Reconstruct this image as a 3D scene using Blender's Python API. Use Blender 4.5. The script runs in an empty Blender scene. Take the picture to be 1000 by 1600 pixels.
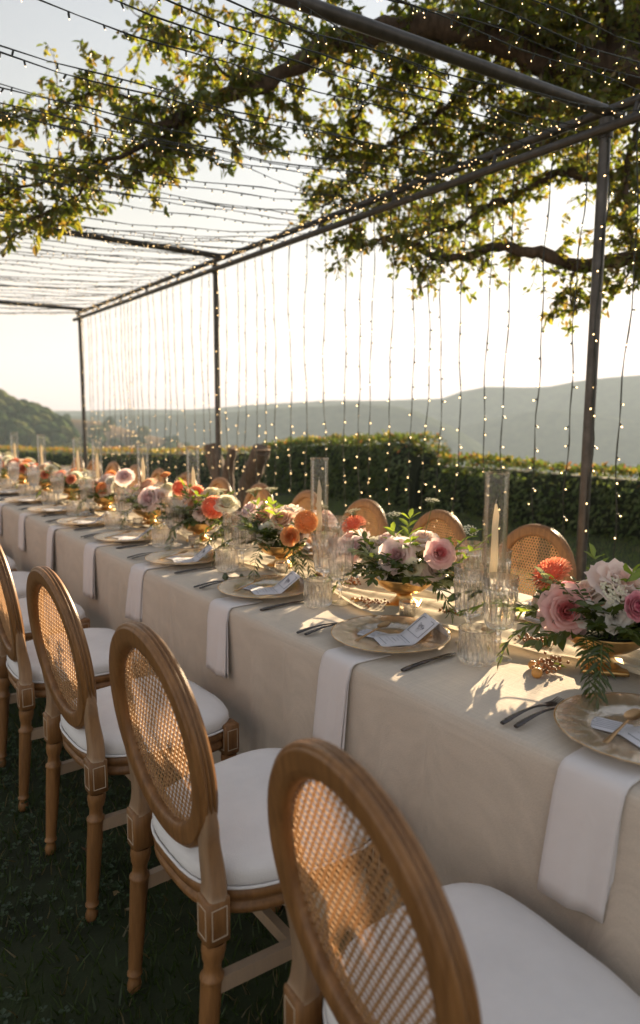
import bpy, math, random
import numpy as np
from mathutils import Matrix, Vector
random.seed(7); RNG = np.random.default_rng(7)
R = math.radians
scene = bpy.context.scene
COL = scene.collection

# ------------------------------------------------------------------ camera, light, exposure
cam_data = bpy.data.cameras.new('camera'); cam = bpy.data.objects.new('camera', cam_data); COL.objects.link(cam)
cam.matrix_world = (Matrix.Translation((0, 0, 1.387)) @ Matrix.Rotation(-0.6392, 4, 'Z')
                    @ Matrix.Rotation(math.pi/2 - 0.1359, 4, 'X') @ Matrix.Rotation(0.0046, 4, 'Z'))
cam_data.sensor_width = 36; cam_data.sensor_fit = 'AUTO'; cam_data.lens = 1069.1/1600*36
cam_data.clip_start = 0.05; cam_data.clip_end = 6000
cam_data.dof.use_dof = True; cam_data.dof.focus_distance = 1.95; cam_data.dof.aperture_fstop = 2.5
scene.camera = cam
SUN_AZ, SUN_EL = R(68), R(17)        # azimuth from +Y towards +X
world = bpy.data.worlds.new('World'); scene.world = world; world.use_nodes = True
wn = world.node_tree; bg = wn.nodes['Background']
sky = wn.nodes.new('ShaderNodeTexSky'); sky.sky_type = 'NISHITA'; sky.sun_disc = False
sky.sun_elevation = SUN_EL; sky.sun_rotation = SUN_AZ; sky.altitude = 200; sky.air_density = 3.2; sky.dust_density = 0.1; sky.ozone_density = 2.0
hs_ = wn.nodes.new('ShaderNodeHueSaturation'); hs_.inputs['Saturation'].default_value = .40; wn.links.new(sky.outputs[0], hs_.inputs['Color'])
wb_ = wn.nodes.new('ShaderNodeMix'); wb_.data_type = 'RGBA'; wb_.blend_type = 'MULTIPLY'; wb_.inputs[0].default_value = 1; wb_.inputs[7].default_value = (1.0, .975, 1.12, 1)
wn.links.new(hs_.outputs[0], wb_.inputs[6]); wn.links.new(wb_.outputs[2], bg.inputs[0]); bg.inputs[1].default_value = 0.05
sl = bpy.data.lights.new('sun', 'SUN'); sl.energy = 5.0; sl.angle = R(0.6); sl.color = (1.0, 0.77, 0.49)
sun = bpy.data.objects.new('sun', sl); COL.objects.link(sun)
sd = Vector((math.sin(SUN_AZ)*math.cos(SUN_EL), math.cos(SUN_AZ)*math.cos(SUN_EL), math.sin(SUN_EL)))
sun.rotation_euler = (-sd).to_track_quat('-Z', 'Y').to_euler(); sun.location = sd*50
vs = scene.view_settings
vs.view_transform = 'Standard'; vs.look = 'None'; vs.exposure = 1.88; vs.gamma = 1.0; vs.use_curve_mapping = False
scene.render.engine = 'CYCLES'; cy = scene.cycles
cy.use_denoising = True; cy.denoiser = 'OPENIMAGEDENOISE'
cy.max_bounces = 9; cy.diffuse_bounces = 3; cy.glossy_bounces = 4; cy.transmission_bounces = 8; cy.transparent_max_bounces = 24; cy.volume_bounces = 0
cy.caustics_reflective = False; cy.caustics_refractive = True; cy.sample_clamp_indirect = 6; cy.use_adaptive_sampling = True; cy.adaptive_threshold = 0.015

# ------------------------------------------------------------------ mesh helpers
def lin(h): return tuple(((c/255+0.055)/1.055)**2.4 if c > 10 else c/3294.6 for c in h)
class MB:
    def __init__(s): s.v, s.f, s.m, s.n = [], [], [], 0
    def add(s, v, f, m=0):
        v = np.asarray(v, float).reshape(-1, 3); s.v.append(v)
        for a in (f if isinstance(f, list) and len(f) and isinstance(f[0], np.ndarray) and f[0].ndim == 2 else [f]):
            if isinstance(a, np.ndarray):
                if len(a): s.f.append(a+s.n); s.m.append(np.full(len(a), m, int))
            else:
                by = {}
                for q in a: by.setdefault(len(q), []).append(q)
                for k in by:
                    b = np.array(by[k], int); s.f.append(b+s.n); s.m.append(np.full(len(b), m, int))
        s.n += len(v); return s
    def inst(s, tv, tf, mats, m=0):
        mats = np.asarray(mats, float)
        if not len(mats): return s
        tv = np.asarray(tv, float); tf = np.asarray(tf, int); k, n = len(mats), len(tv)
        V = np.einsum('kij,nj->kni', mats[:, :3, :3], tv) + mats[:, None, :3, 3]
        F = tf[None]+(np.arange(k)*n)[:, None, None]
        mm = np.repeat(np.broadcast_to(np.asarray(m, int), (k,)), len(tf))
        s.v.append(V.reshape(-1, 3)); s.f.append(F.reshape(-1, tf.shape[1])+s.n); s.m.append(mm); s.n += k*n; return s
    def mesh(s, name, mats, smooth=True):
        me = bpy.data.meshes.new(name)
        V = np.concatenate(s.v); me.vertices.add(len(V)); me.vertices.foreach_set('co', V.ravel())
        lt = np.concatenate([np.full(len(a), a.shape[1], int) for a in s.f]); lv = np.concatenate([a.ravel() for a in s.f]); ls = np.concatenate([[0], np.cumsum(lt)[:-1]])
        me.loops.add(len(lv)); me.loops.foreach_set('vertex_index', lv)
        me.polygons.add(len(lt)); me.polygons.foreach_set('loop_start', ls); me.polygons.foreach_set('loop_total', lt)
        me.polygons.foreach_set('material_index', np.concatenate(s.m)); me.polygons.foreach_set('use_smooth', np.full(len(lt), bool(smooth)))
        for x in (mats if isinstance(mats, (list, tuple)) else [mats]): me.materials.append(x)
        me.update(calc_edges=True); return me
    def build(s, name, mats, parent=None, smooth=True, **k): return link(name, s.mesh(name, mats, smooth), parent, **k)
def tag(o, label=None, cat=None, group=None, kind=None):
    if label: o['label'] = label
    if cat: o['category'] = cat
    if group: o['group'] = group
    if kind: o['kind'] = kind
    return o
def link(name, data, parent=None, mat=None, **k):
    o = bpy.data.objects.new(name, data); COL.objects.link(o)
    if parent is not None: o.parent = parent
    if mat is not None: o.matrix_local = mat
    return tag(o, **k)
def empty(name, loc=(0, 0, 0), rz=0, mat=None, **k):
    o = bpy.data.objects.new(name, None); COL.objects.link(o); o.empty_display_size = 0.05
    if mat is not None: o.matrix_world = mat
    else: o.location = loc; o.rotation_euler = (0, 0, rz)
    return tag(o, **k)
def copy_tree(o, parent=None):
    c = o.copy(); COL.objects.link(c); c.parent = parent
    for ch in list(o.children): copy_tree(ch, c)
    return c
def frames(P):
    P = np.asarray(P, float); T = np.gradient(P, axis=0); T /= np.linalg.norm(T, axis=1)[:, None]+1e-12
    up = np.array([0, 0, 1.]) if abs(T[0, 2]) < .9 else np.array([1., 0, 0]); N = []
    n = np.cross(T[0], np.cross(up, T[0])); n /= np.linalg.norm(n)
    for t in T:
        n = n-t*np.dot(n, t); n /= np.linalg.norm(n)+1e-12; N.append(n)
    N = np.array(N); return P, T, N, np.cross(T, N)
def sweep(mb, P, sec, closed=False, m=0, scale=None, cap=True, closed_sec=True):
    """sec: (k,2) section in (N,B); path P"""
    P, T, N, B = frames(P); sec = np.asarray(sec, float); k, n = len(sec), len(P)
    sc = np.ones(n) if scale is None else np.asarray(scale)
    V = P[:, None]+sc[:, None, None]*(sec[None, :, 0, None]*N[:, None]+sec[None, :, 1, None]*B[:, None])
    F = []
    for i in range(n if closed else n-1):
        j = (i+1) % n
        for a in range(k if closed_sec else k-1):
            b = (a+1) % k; F.append((i*k+a, i*k+b, j*k+b, j*k+a))
    mb.add(V, np.array(F), m)
    if cap and not closed and closed_sec:
        mb.add(V[0], [tuple(range(k))[::-1]], m); mb.add(V[-1], [tuple(range(k))], m)
    return mb
def circ(k, r=1): a = np.arange(k)*2*math.pi/k; return np.stack([np.cos(a), np.sin(a)], 1)*r
def tube(mb, P, r, k=6, m=0, cap=True):
    r = np.broadcast_to(np.asarray(r, float), (len(P),)); return sweep(mb, P, circ(k), m=m, scale=r, cap=cap)
def lathe(mb, prof, k=24, m=0, c=(0, 0, 0), flute=None, cap=False):
    prof = np.asarray(prof, float); a = np.arange(k)*2*math.pi/k; n = len(prof)
    rr = np.repeat(prof[:, 0, None], k, 1)
    if flute is not None: rr = rr*(1+flute(prof[:, 1])[:, None]*np.where(np.arange(k) % 2, -1, 1)[None])
    V = np.stack([rr*np.cos(a)+c[0], rr*np.sin(a)+c[1], np.repeat(prof[:, 1, None], k, 1)+c[2]], 2)
    F = [(i*k+j, i*k+(j+1) % k, (i+1)*k+(j+1) % k, (i+1)*k+j) for i in range(n-1) for j in range(k)]
    mb.add(V, np.array(F), m)
    if cap: mb.add(V[0], [tuple(range(k))[::-1]], m); mb.add(V[-1], [tuple(range(k))], m)
    return mb
def grid(mb, fn, nu, nv, m=0, closed_u=False):
    V = np.array([fn(i/(nu if closed_u else nu-1), j/(nv-1)) for j in range(nv) for i in range(nu)])
    F = [(j*nu+i, j*nu+(i+1) % nu, (j+1)*nu+(i+1) % nu, (j+1)*nu+i) for j in range(nv-1) for i in range(nu if closed_u else nu-1)]
    return mb.add(V, np.array(F), m)
def box(mb, c, s, m=0, b=0.003):
    """bevelled box: c centre, s full size"""
    hx, hy, hz = s[0]/2, s[1]/2, s[2]/2; b = min(b, hx*.5, hy*.5, hz*.5)
    def ring(x, y, z): return [(x, y-b, z), (x-b, y, z), (-x+b, y, z), (-x, y-b, z), (-x, -y+b, z), (-x+b, -y, z), (x-b, -y, z), (x, -y+b, z)]
    V = ring(hx-b, hy-b, -hz)+ring(hx, hy, -hz+b)+ring(hx, hy, hz-b)+ring(hx-b, hy-b, hz)
    F = [(i*8+j, i*8+(j+1) % 8, (i+1)*8+(j+1) % 8, (i+1)*8+j) for i in range(3) for j in range(8)]
    mb.add(np.array(V)+np.array(c), F+[tuple(range(8))[::-1], tuple(range(24, 32))], m); return mb
def vnoise(P, seed=0, sc=1.0):
    """cheap smooth value noise from sines"""
    P = np.asarray(P, float)*sc; r = np.random.default_rng(seed); o = 0
    for k in range(6):
        d = r.normal(size=P.shape[-1]); o = o+np.sin(P@d*(1+k*.35)+r.uniform(0, 6.28))/(1+k*.3)
    return o/3
def frame_mats(pos, ydir, scale, roll=None, rng=RNG):
    """matrices with local +Y along ydir"""
    pos = np.asarray(pos, float); Y = np.asarray(ydir, float); Y = Y/(np.linalg.norm(Y, axis=1)[:, None]+1e-9); k = len(pos)
    ref = np.tile([0, 0, 1.], (k, 1))+rng.normal(size=(k, 3))*(.6 if roll is None else roll)
    X = np.cross(Y, ref); X /= np.linalg.norm(X, axis=1)[:, None]+1e-9; Z = np.cross(X, Y)
    s = np.asarray(scale, float)
    if s.ndim < 2: s = np.repeat(np.broadcast_to(s, (k,))[:, None], 3, 1)
    M = np.zeros((k, 4, 4)); M[:, :3, 0] = X*s[:, 0:1]; M[:, :3, 1] = Y*s[:, 1:2]; M[:, :3, 2] = Z*s[:, 2:3]; M[:, :3, 3] = pos; M[:, 3, 3] = 1
    return M
def catmull(P, n=8):
    P = np.asarray(P, float); Q = np.vstack([2*P[0]-P[1], P, 2*P[-1]-P[-2]]); o = []
    for i in range(1, len(Q)-2):
        a, b, c, d = Q[i-1], Q[i], Q[i+1], Q[i+2]
        for t in np.arange(n)/n: o.append(.5*(2*b+(c-a)*t+(2*a-5*b+4*c-d)*t*t+(3*b-a-3*c+d)*t**3))
    o.append(P[-1]); return np.array(o)

# ------------------------------------------------------------------ materials
def mat(name, col, rough=.6, metal=0, var=0.0, vscale=20, bump=0, bscale=80, trans=0, spec=.5, coat=0, col2=None, stretch=None, sheen=0, ior=1.45, detail=4):
    m = bpy.data.materials.new(name); m.use_nodes = True; nt = m.node_tree; p = nt.nodes['Principled BSDF']
    p.inputs['Base Color'].default_value = (*col, 1); p.inputs['Roughness'].default_value = rough; p.inputs['Metallic'].default_value = metal
    p.inputs['Specular IOR Level'].default_value = spec; p.inputs['Transmission Weight'].default_value = trans; p.inputs['Coat Weight'].default_value = coat; p.inputs['IOR'].default_value = ior
    p.inputs['Sheen Weight'].default_value = sheen
    if var or col2 or bump:
        tc = nt.nodes.new('ShaderNodeTexCoord'); mp = nt.nodes.new('ShaderNodeMapping'); nt.links.new(tc.outputs['Object'], mp.inputs[0])
        if stretch: mp.inputs['Scale'].default_value = stretch
    if var or col2:
        n = nt.nodes.new('ShaderNodeTexNoise'); n.inputs['Scale'].default_value = vscale; n.inputs['Detail'].default_value = detail; n.inputs['Roughness'].default_value = .65
        nt.links.new(mp.outputs[0], n.inputs[0]); r = nt.nodes.new('ShaderNodeValToRGB')
        a = col2 if col2 else tuple(c*(1-var) for c in col); b = col if col2 else tuple(min(1, c*(1+var)) for c in col)
        r.color_ramp.elements[0].position = .3; r.color_ramp.elements[1].position = .7
        r.color_ramp.elements[0].color = (*a, 1); r.color_ramp.elements[1].color = (*b, 1)
        nt.links.new(n.outputs[0], r.inputs[0]); nt.links.new(r.outputs[0], p.inputs['Base Color'])
    if bump:
        n2 = nt.nodes.new('ShaderNodeTexNoise'); n2.inputs['Scale'].default_value = bscale; n2.inputs['Detail'].default_value = 3
        bp = nt.nodes.new('ShaderNodeBump'); bp.inputs['Strength'].default_value = bump; bp.inputs['Distance'].default_value = .004
        nt.links.new(mp.outputs[0], n2.inputs[0]); nt.links.new(n2.outputs[0], bp.inputs['Height']); nt.links.new(bp.outputs[0], p.inputs['Normal'])
    return m
def leaf_mat(name, col, tcol=None, t=.45, rough=.45, gloss=.06, var=.25):
    m = bpy.data.materials.new(name); m.use_nodes = True; nt = m.node_tree; nt.nodes.remove(nt.nodes['Principled BSDF']); out = nt.nodes['Material Output']
    tcol = tcol or col
    geo = nt.nodes.new('ShaderNodeNewGeometry'); hv = nt.nodes.new('ShaderNodeHueSaturation'); hv.inputs['Color'].default_value = (*col, 1)
    ht = nt.nodes.new('ShaderNodeHueSaturation'); ht.inputs['Color'].default_value = (*tcol, 1)
    mr = nt.nodes.new('ShaderNodeMapRange'); mr.inputs['To Min'].default_value = 1-var; mr.inputs['To Max'].default_value = 1+var
    nt.links.new(geo.outputs['Random Per Island'], mr.inputs[0])
    nt.links.new(mr.outputs[0], hv.inputs['Value']); nt.links.new(mr.outputs[0], ht.inputs['Value'])
    d = nt.nodes.new('ShaderNodeBsdfDiffuse'); tr = nt.nodes.new('ShaderNodeBsdfTranslucent'); g = nt.nodes.new('ShaderNodeBsdfGlossy'); g.inputs['Roughness'].default_value = rough
    nt.links.new(hv.outputs[0], d.inputs[0]); nt.links.new(ht.outputs[0], tr.inputs[0])
    a = nt.nodes.new('ShaderNodeMixShader'); a.inputs[0].default_value = t; b = nt.nodes.new('ShaderNodeMixShader'); b.inputs[0].default_value = gloss
    nt.links.new(d.outputs[0], a.inputs[1]); nt.links.new(tr.outputs[0], a.inputs[2]); nt.links.new(a.outputs[0], b.inputs[1]); nt.links.new(g.outputs[0], b.inputs[2]); nt.links.new(b.outputs[0], out.inputs[0])
    return m
def thin_glass(name, tint=(1, 1, 1), rough=.02, refr=0.0, fac=.04, bump=0, bscale=60):
    m = bpy.data.materials.new(name); m.use_nodes = True; nt = m.node_tree; nt.nodes.remove(nt.nodes['Principled BSDF']); out = nt.nodes['Material Output']
    t = nt.nodes.new('ShaderNodeBsdfTransparent'); t.inputs[0].default_value = (*tint, 1); g = nt.nodes.new('ShaderNodeBsdfGlossy'); g.inputs['Roughness'].default_value = rough
    lw = nt.nodes.new('ShaderNodeLayerWeight'); lw.inputs[0].default_value = .35
    ma = nt.nodes.new('ShaderNodeMath'); ma.operation = 'MULTIPLY_ADD'; ma.inputs[1].default_value = .42; ma.inputs[2].default_value = fac; nt.links.new(lw.outputs['Fresnel'], ma.inputs[0])
    mx = nt.nodes.new('ShaderNodeMixShader'); src = t
    if refr:
        gl = nt.nodes.new('ShaderNodeBsdfGlass'); gl.inputs['IOR'].default_value = 1.5; gl.inputs['Roughness'].default_value = .02
        m2 = nt.nodes.new('ShaderNodeMixShader'); m2.inputs[0].default_value = refr; nt.links.new(t.outputs[0], m2.inputs[1]); nt.links.new(gl.outputs[0], m2.inputs[2]); src = m2
    nt.links.new(ma.outputs[0], mx.inputs[0]); nt.links.new(src.outputs[0], mx.inputs[1]); nt.links.new(g.outputs[0], mx.inputs[2]); nt.links.new(mx.outputs[0], out.inputs[0])
    if bump:
        n2 = nt.nodes.new('ShaderNodeTexNoise'); n2.inputs['Scale'].default_value = bscale; bp = nt.nodes.new('ShaderNodeBump'); bp.inputs['Strength'].default_value = bump; bp.inputs['Distance'].default_value = .003
        nt.links.new(n2.outputs[0], bp.inputs['Height']); nt.links.new(bp.outputs[0], g.inputs['Normal'])
    return m
def emit(name, col, s):
    m = bpy.data.materials.new(name); m.use_nodes = True; p = m.node_tree.nodes['Principled BSDF']; p.inputs['Base Color'].default_value = (.8, .7, .5, 1)
    p.inputs['Emission Color'].default_value = (*col, 1); p.inputs['Emission Strength'].default_value = s; m.cycles.emission_sampling = 'NONE'; return m
def wood_mat(name, col, col2):
    m = mat(name, col, .42, var=0, col2=col2, vscale=7, stretch=(9, 9, .9), bump=.12, bscale=40, detail=8)
    nt = m.node_tree; p = nt.nodes['Principled BSDF']; ramp = [n for n in nt.nodes if n.type == 'VALTORGB'][0]
    geo = nt.nodes.new('ShaderNodeNewGeometry'); r = nt.nodes.new('ShaderNodeValToRGB'); r.color_ramp.elements[0].position = .40; r.color_ramp.elements[1].position = .47
    r.color_ramp.elements[0].color = (1, 1, 1, 1); r.color_ramp.elements[1].color = (0, 0, 0, 1); nt.links.new(geo.outputs['Pointiness'], r.inputs[0])
    mx = nt.nodes.new('ShaderNodeMix'); mx.data_type = 'RGBA'; mx.inputs[7].default_value = (.50, .40, .30, 1)
    sc = nt.nodes.new('ShaderNodeMath'); sc.operation = 'MULTIPLY'; sc.inputs[1].default_value = .55; nt.links.new(r.outputs[0], sc.inputs[0])
    oi = nt.nodes.new('ShaderNodeObjectInfo'); mr = nt.nodes.new('ShaderNodeMapRange'); mr.inputs['To Min'].default_value = .84; mr.inputs['To Max'].default_value = 1.14; nt.links.new(oi.outputs['Random'], mr.inputs[0])
    hv = nt.nodes.new('ShaderNodeHueSaturation'); nt.links.new(ramp.outputs[0], hv.inputs['Color']); nt.links.new(mr.outputs[0], hv.inputs['Value'])
    nt.links.new(sc.outputs[0], mx.inputs[0]); nt.links.new(hv.outputs[0], mx.inputs[6]); nt.links.new(mx.outputs[2], p.inputs['Base Color']); return m
M = {}
M['wood'] = wood_mat('chair_wood', (.30, .145, .052), (.15, .068, .023))
M['wood_pale'] = mat('whitewashed_groove', (.48, .38, .28), .6)
M['cane'] = leaf_mat('woven_cane', (.34, .195, .09), (.58, .27, .10), t=.11, gloss=.05, var=.1)
M['cushion'] = mat('white_seat_fabric', (.76, .74, .74), .9, var=.05, vscale=9, bump=.35, bscale=420, sheen=.2)
def fabric(name, col, t, bump, weave, var=.04):
    m = mat(name, col, .92, var=var, vscale=3, sheen=.15); nt = m.node_tree; p = nt.nodes['Principled BSDF']; p.inputs['Specular IOR Level'].default_value = .15
    tc = nt.nodes.new('ShaderNodeTexCoord'); hs = None
    for ax in ((weave, 4, weave*.04), (4, weave, weave)):
        mp = nt.nodes.new('ShaderNodeMapping'); mp.inputs['Scale'].default_value = ax; nt.links.new(tc.outputs['Object'], mp.inputs[0])
        n = nt.nodes.new('ShaderNodeTexNoise'); n.inputs['Scale'].default_value = 1; n.inputs['Detail'].default_value = 2; nt.links.new(mp.outputs[0], n.inputs[0])
        if hs is None: hs = n.outputs[0]
        else:
            ad = nt.nodes.new('ShaderNodeMath'); nt.links.new(hs, ad.inputs[0]); nt.links.new(n.outputs[0], ad.inputs[1]); hs = ad.outputs[0]
    bp = nt.nodes.new('ShaderNodeBump'); bp.inputs['Strength'].default_value = bump; bp.inputs['Distance'].default_value = .002; nt.links.new(hs, bp.inputs['Height']); nt.links.new(bp.outputs[0], p.inputs['Normal'])
    ramp = [n for n in nt.nodes if n.type == 'VALTORGB'][0]; mr = nt.nodes.new('ShaderNodeMapRange'); mr.inputs['From Min'].default_value = .6; mr.inputs['From Max'].default_value = 1.4; mr.inputs['To Min'].default_value = 1-.30*bump; mr.inputs['To Max'].default_value = 1+.2*bump
    nt.links.new(hs, mr.inputs[0]); hv = nt.nodes.new('ShaderNodeHueSaturation'); nt.links.new(ramp.outputs[0], hv.inputs['Color']); nt.links.new(mr.outputs[0], hv.inputs['Value'])
    nt.links.new(hv.outputs[0], p.inputs['Base Color'])
    if t:
        out = nt.nodes['Material Output']; tr = nt.nodes.new('ShaderNodeBsdfTranslucent'); nt.links.new(hv.outputs[0], tr.inputs[0]); mx = nt.nodes.new('ShaderNodeMixShader'); mx.inputs[0].default_value = t
        nt.links.new(p.outputs[0], mx.inputs[1]); nt.links.new(tr.outputs[0], mx.inputs[2]); nt.links.new(mx.outputs[0], out.inputs[0])
    return m
M['cloth'] = fabric('beige_linen', (.585, .51, .43), 0, .45, 420, .03)
M['napkin'] = fabric('white_linen', (.77, .73, .73), .1, .08, 900)
M['gauze'] = fabric('cream_gauze', (.80, .70, .54), .4, .5, 260)
M['paper'] = fabric('card_paper', (.74, .72, .76), .18, .03, 900, .02)
M['ink'] = mat('dark_ink', (.07, .07, .10), .6)
M['gold'] = mat('brushed_gold', (.62, .39, .16), .34, 1, var=.18, vscale=9, bump=.05, bscale=60)
M['bronze'] = mat('aged_bronze', (.42, .26, .13), .38, 1, var=.2, vscale=15)
M['cutlery'] = mat('dark_gunmetal', (.10, .09, .09), .26, 1, var=.1)
M['steel'] = mat('metal_tube', (.075, .07, .066), .42, .6, var=.3, vscale=14, bump=.05)
M['wax'] = leaf_mat('ivory_wax', (.86, .79, .66), (.86, .76, .60), .5, rough=.4, gloss=.04, var=.02)
M['wick'] = mat('wick', (.7, .65, .55), .9)
M['tubeglass'] = thin_glass('chimney_glass', (.99, .985, .97), .03, fac=.02, bump=.25, bscale=45)
M['crystal'] = thin_glass('cut_crystal', (1, 1, 1), .02, refr=.7, fac=.03)
M['plate'] = thin_glass('textured_charger_glass', (.88, .80, .68), .2, refr=0, fac=.08)
nt = M['plate'].node_tree
_g = [n for n in nt.nodes if n.type == 'BSDF_GLOSSY'][0]; _g.inputs[0].default_value = (1, .93, .84, 1)
_m = [n for n in nt.nodes if n.type == 'MIX_SHADER'][0]; _t = [n for n in nt.nodes if n.type == 'BSDF_TRANSPARENT'][0]
_d = nt.nodes.new('ShaderNodeBsdfDiffuse'); _d.inputs[0].default_value = (.55, .43, .31, 1); _mm = nt.nodes.new('ShaderNodeMixShader'); _mm.inputs[0].default_value = .38
nt.links.new(_t.outputs[0], _mm.inputs[1]); nt.links.new(_d.outputs[0], _mm.inputs[2]); nt.links.new(_mm.outputs[0], _m.inputs[1])
_tc = nt.nodes.new('ShaderNodeTexCoord'); _v = nt.nodes.new('ShaderNodeTexVoronoi'); _v.inputs['Scale'].default_value = 240; nt.links.new(_tc.outputs['Object'], _v.inputs[0])
_b = nt.nodes.new('ShaderNodeBump'); _b.inputs['Strength'].default_value = .22; _b.inputs['Distance'].default_value = .004; nt.links.new(_v.outputs['Distance'], _b.inputs['Height'])
nt.links.new(_b.outputs[0], _g.inputs['Normal']); nt.links.new(_b.outputs[0], _d.inputs['Normal'])
M['wire'] = mat('green_black_cable', (.018, .022, .016), .5)
M['bulb'] = emit('warm_bulb', (1.0, .64, .28), 2.6)
M['bark'] = mat('tree_bark', (.075, .052, .036), .95, var=.45, vscale=9, bump=1.0, bscale=26, stretch=(3, 3, .7))
M['stump'] = mat('cut_trunk_bark', (.13, .095, .072), .9, var=.4, vscale=8, bump=.9, bscale=20, stretch=(4, 4, .5))
M['cutwood'] = mat('sawn_wood', (.34, .24, .16), .8, var=.15)
M['tleaf'] = [leaf_mat('tree_leaf_green', (.06, .08, .018), (.27, .34, .03), .5), leaf_mat('tree_leaf_olive', (.08, .085, .02), (.38, .35, .03), .5), leaf_mat('tree_leaf_gold', (.13, .09, .025), (.36, .24, .035), .48)]
M['hleaf'] = [leaf_mat('hedge_leaf_dark', (.085, .14, .04), (.16, .22, .035), .38), leaf_mat('hedge_leaf_mid', (.13, .18, .05), (.13, .15, .02), .4), leaf_mat('hedge_leaf_yellow', (.24, .20, .04), (.42, .32, .04), .45), leaf_mat('hedge_leaf_russet', (.30, .13, .045), (.45, .18, .05), .4)]
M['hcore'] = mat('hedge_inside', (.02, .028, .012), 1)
M['grass'] = [leaf_mat('shaded_grass_blade', (.036, .06, .014), (.07, .10, .018), .35, gloss=.03), leaf_mat('shaded_grass_blade_dry', (.12, .10, .05), (.2, .16, .06), .35, gloss=.03)]  # near lawn blades, shade by the table put into a darker colour
M['clover'] = leaf_mat('clover_leaf', (.028, .056, .018), (.07, .11, .02), .3)
M['soil'] = mat('turf', (.034, .048, .015), 1, var=.35, vscale=3.5, bump=.6, bscale=120, col2=(.022, .026, .012))
M['stem'] = mat('green_stem', (.10, .14, .04), .6)
M['twig'] = mat('brown_twig', (.17, .11, .06), .8)
M['fol'] = [leaf_mat('ruscus_leaf', (.05, .075, .018), (.14, .18, .02), .4, rough=.35, gloss=.05), leaf_mat('pepper_leaf', (.06, .10, .03), (.16, .20, .03), .45), leaf_mat('sage_leaf', (.11, .14, .07), (.22, .24, .08), .4), leaf_mat('bright_leaf', (.12, .21, .03), (.34, .44, .04), .5)]
M['variegated'] = leaf_mat('cream_edged_leaf', (.34, .36, .18), (.4, .42, .18), .4)
PETAL = {'pink': ((.90, .58, .55), (.87, .36, .36)), 'pinkpale': ((.92, .78, .72), (.90, .66, .59)), 'mauve': ((.89, .73, .70), (.86, .63, .62)), 'blush': ((.92, .81, .72), (.90, .68, .56)),
         'cream': ((.88, .83, .65), (.87, .78, .52)), 'peach': ((.88, .61, .45), (.86, .49, .31)), 'white': ((.84, .81, .76), (.82, .78, .66)), 'coral': ((.84, .36, .22), (.72, .20, .11)),
         'orange': ((.85, .43, .18), (.80, .32, .11)), 'magenta': ((.70, .30, .36), (.6, .16, .24)), 'red': ((.74, .22, .14), (.58, .10, .07))}
PM = {k: (leaf_mat('petal_'+k, a, tuple(c**.8 for c in a), .54, gloss=.02, var=.07), leaf_mat('inner_petal_'+k, b, tuple(c**.85 for c in b), .52, gloss=.02, var=.09)) for k, (a, b) in PETAL.items()}
M['floret'] = leaf_mat('white_floret', (.86, .83, .68), (.8, .78, .55), .4, var=.1)
M['berry'] = mat('rust_berry', (.34, .15, .06), .4, var=.4, vscale=60)
M['fruit'] = mat('orange_fruit', (.62, .30, .08), .42, var=.18, vscale=30, bump=.08, bscale=120)
M['darkcenter'] = mat('dark_flower_centre', (.09, .02, .015), .8)

def hill_mat(name, a, b, sc):
    m = mat(name, a, 1, col2=b, vscale=sc, spec=0, detail=6); return m
# ------------------------------------------------------------------ ground, hills, haze
def gz(x, y):
    x = np.asarray(x, float); t = np.clip((x-1.1)/1.5, 0, 1); t = t*t*(3-2*t)
    return -.08*t-.02*np.clip(np.asarray(y, float)-9, 0, 30)*np.clip((x-5)/3, 0, 1)
xs = np.concatenate([np.linspace(-9, -2, 8), np.linspace(-1.6, 9, 54), [9.8, 10.6, 12, 15]]); ys = np.concatenate([np.linspace(-10, -2, 7), np.linspace(-1.5, 14, 63), np.linspace(15, 44, 24), [47, 52]])
XX, YY = np.meshgrid(xs, ys); ZZ = gz(XX, YY)+.012*vnoise(np.stack([XX, YY], -1), 3, 2.2)-.12*np.clip(XX-9.2, 0, 9)**1.5-.06*np.clip(YY-44, 0, 9)**1.5
mb = MB(); nx = len(xs); mb.add(np.stack([XX, YY, ZZ], -1), np.array([(j*nx+i, j*nx+i+1, (j+1)*nx+i+1, (j+1)*nx+i) for j in range(len(ys)-1) for i in range(nx-1)]))
mb.build('lawn', M['soil'], kind='structure')
def ridge(name, sky_pts, r0, w, amp, material, step=.35, nr=26, base=-45, seed=1):
    az = np.arange(-14, 100, step); el = np.interp(az, [p[0] for p in sky_pts], [p[1] for p in sky_pts])
    mb = MB(); rr = np.linspace(r0-w, r0+w, nr); A, RR = np.meshgrid(np.radians(az), rr)
    X, Y = RR*np.sin(A), RR*np.cos(A); crest = np.broadcast_to(el*r0+1.387, A.shape); t = (RR-r0)/w
    shape = np.where(t < 0, .5+.5*np.cos(np.pi*np.clip(t, -1, 0)**1), 1-.6*np.clip(t, 0, 1)**2)
    P2 = np.stack([X, Y], -1); n = vnoise(P2, seed, 9/r0)*.5+vnoise(P2, seed+5, 34/r0)*.3+vnoise(P2, seed+9, 120/r0)*.2
    Z = base+(crest-base)*shape+amp*n*np.clip(1-np.abs(t), 0.12, 1)
    na = len(az); mb.add(np.stack([X, Y, Z], -1), np.array([(j*na+i, j*na+i+1, (j+1)*na+i+1, (j+1)*na+i) for j in range(nr-1) for i in range(na-1)]))
    return mb.build(name, material, kind='structure')
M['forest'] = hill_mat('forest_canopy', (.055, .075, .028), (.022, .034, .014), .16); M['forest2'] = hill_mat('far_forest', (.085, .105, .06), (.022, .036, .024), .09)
M['dryfield'] = hill_mat('dry_field', (.24, .17, .12), (.13, .10, .06), .06); M['valley'] = hill_mat('valley_meadow', (.10, .12, .05), (.05, .065, .03), .02)
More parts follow.
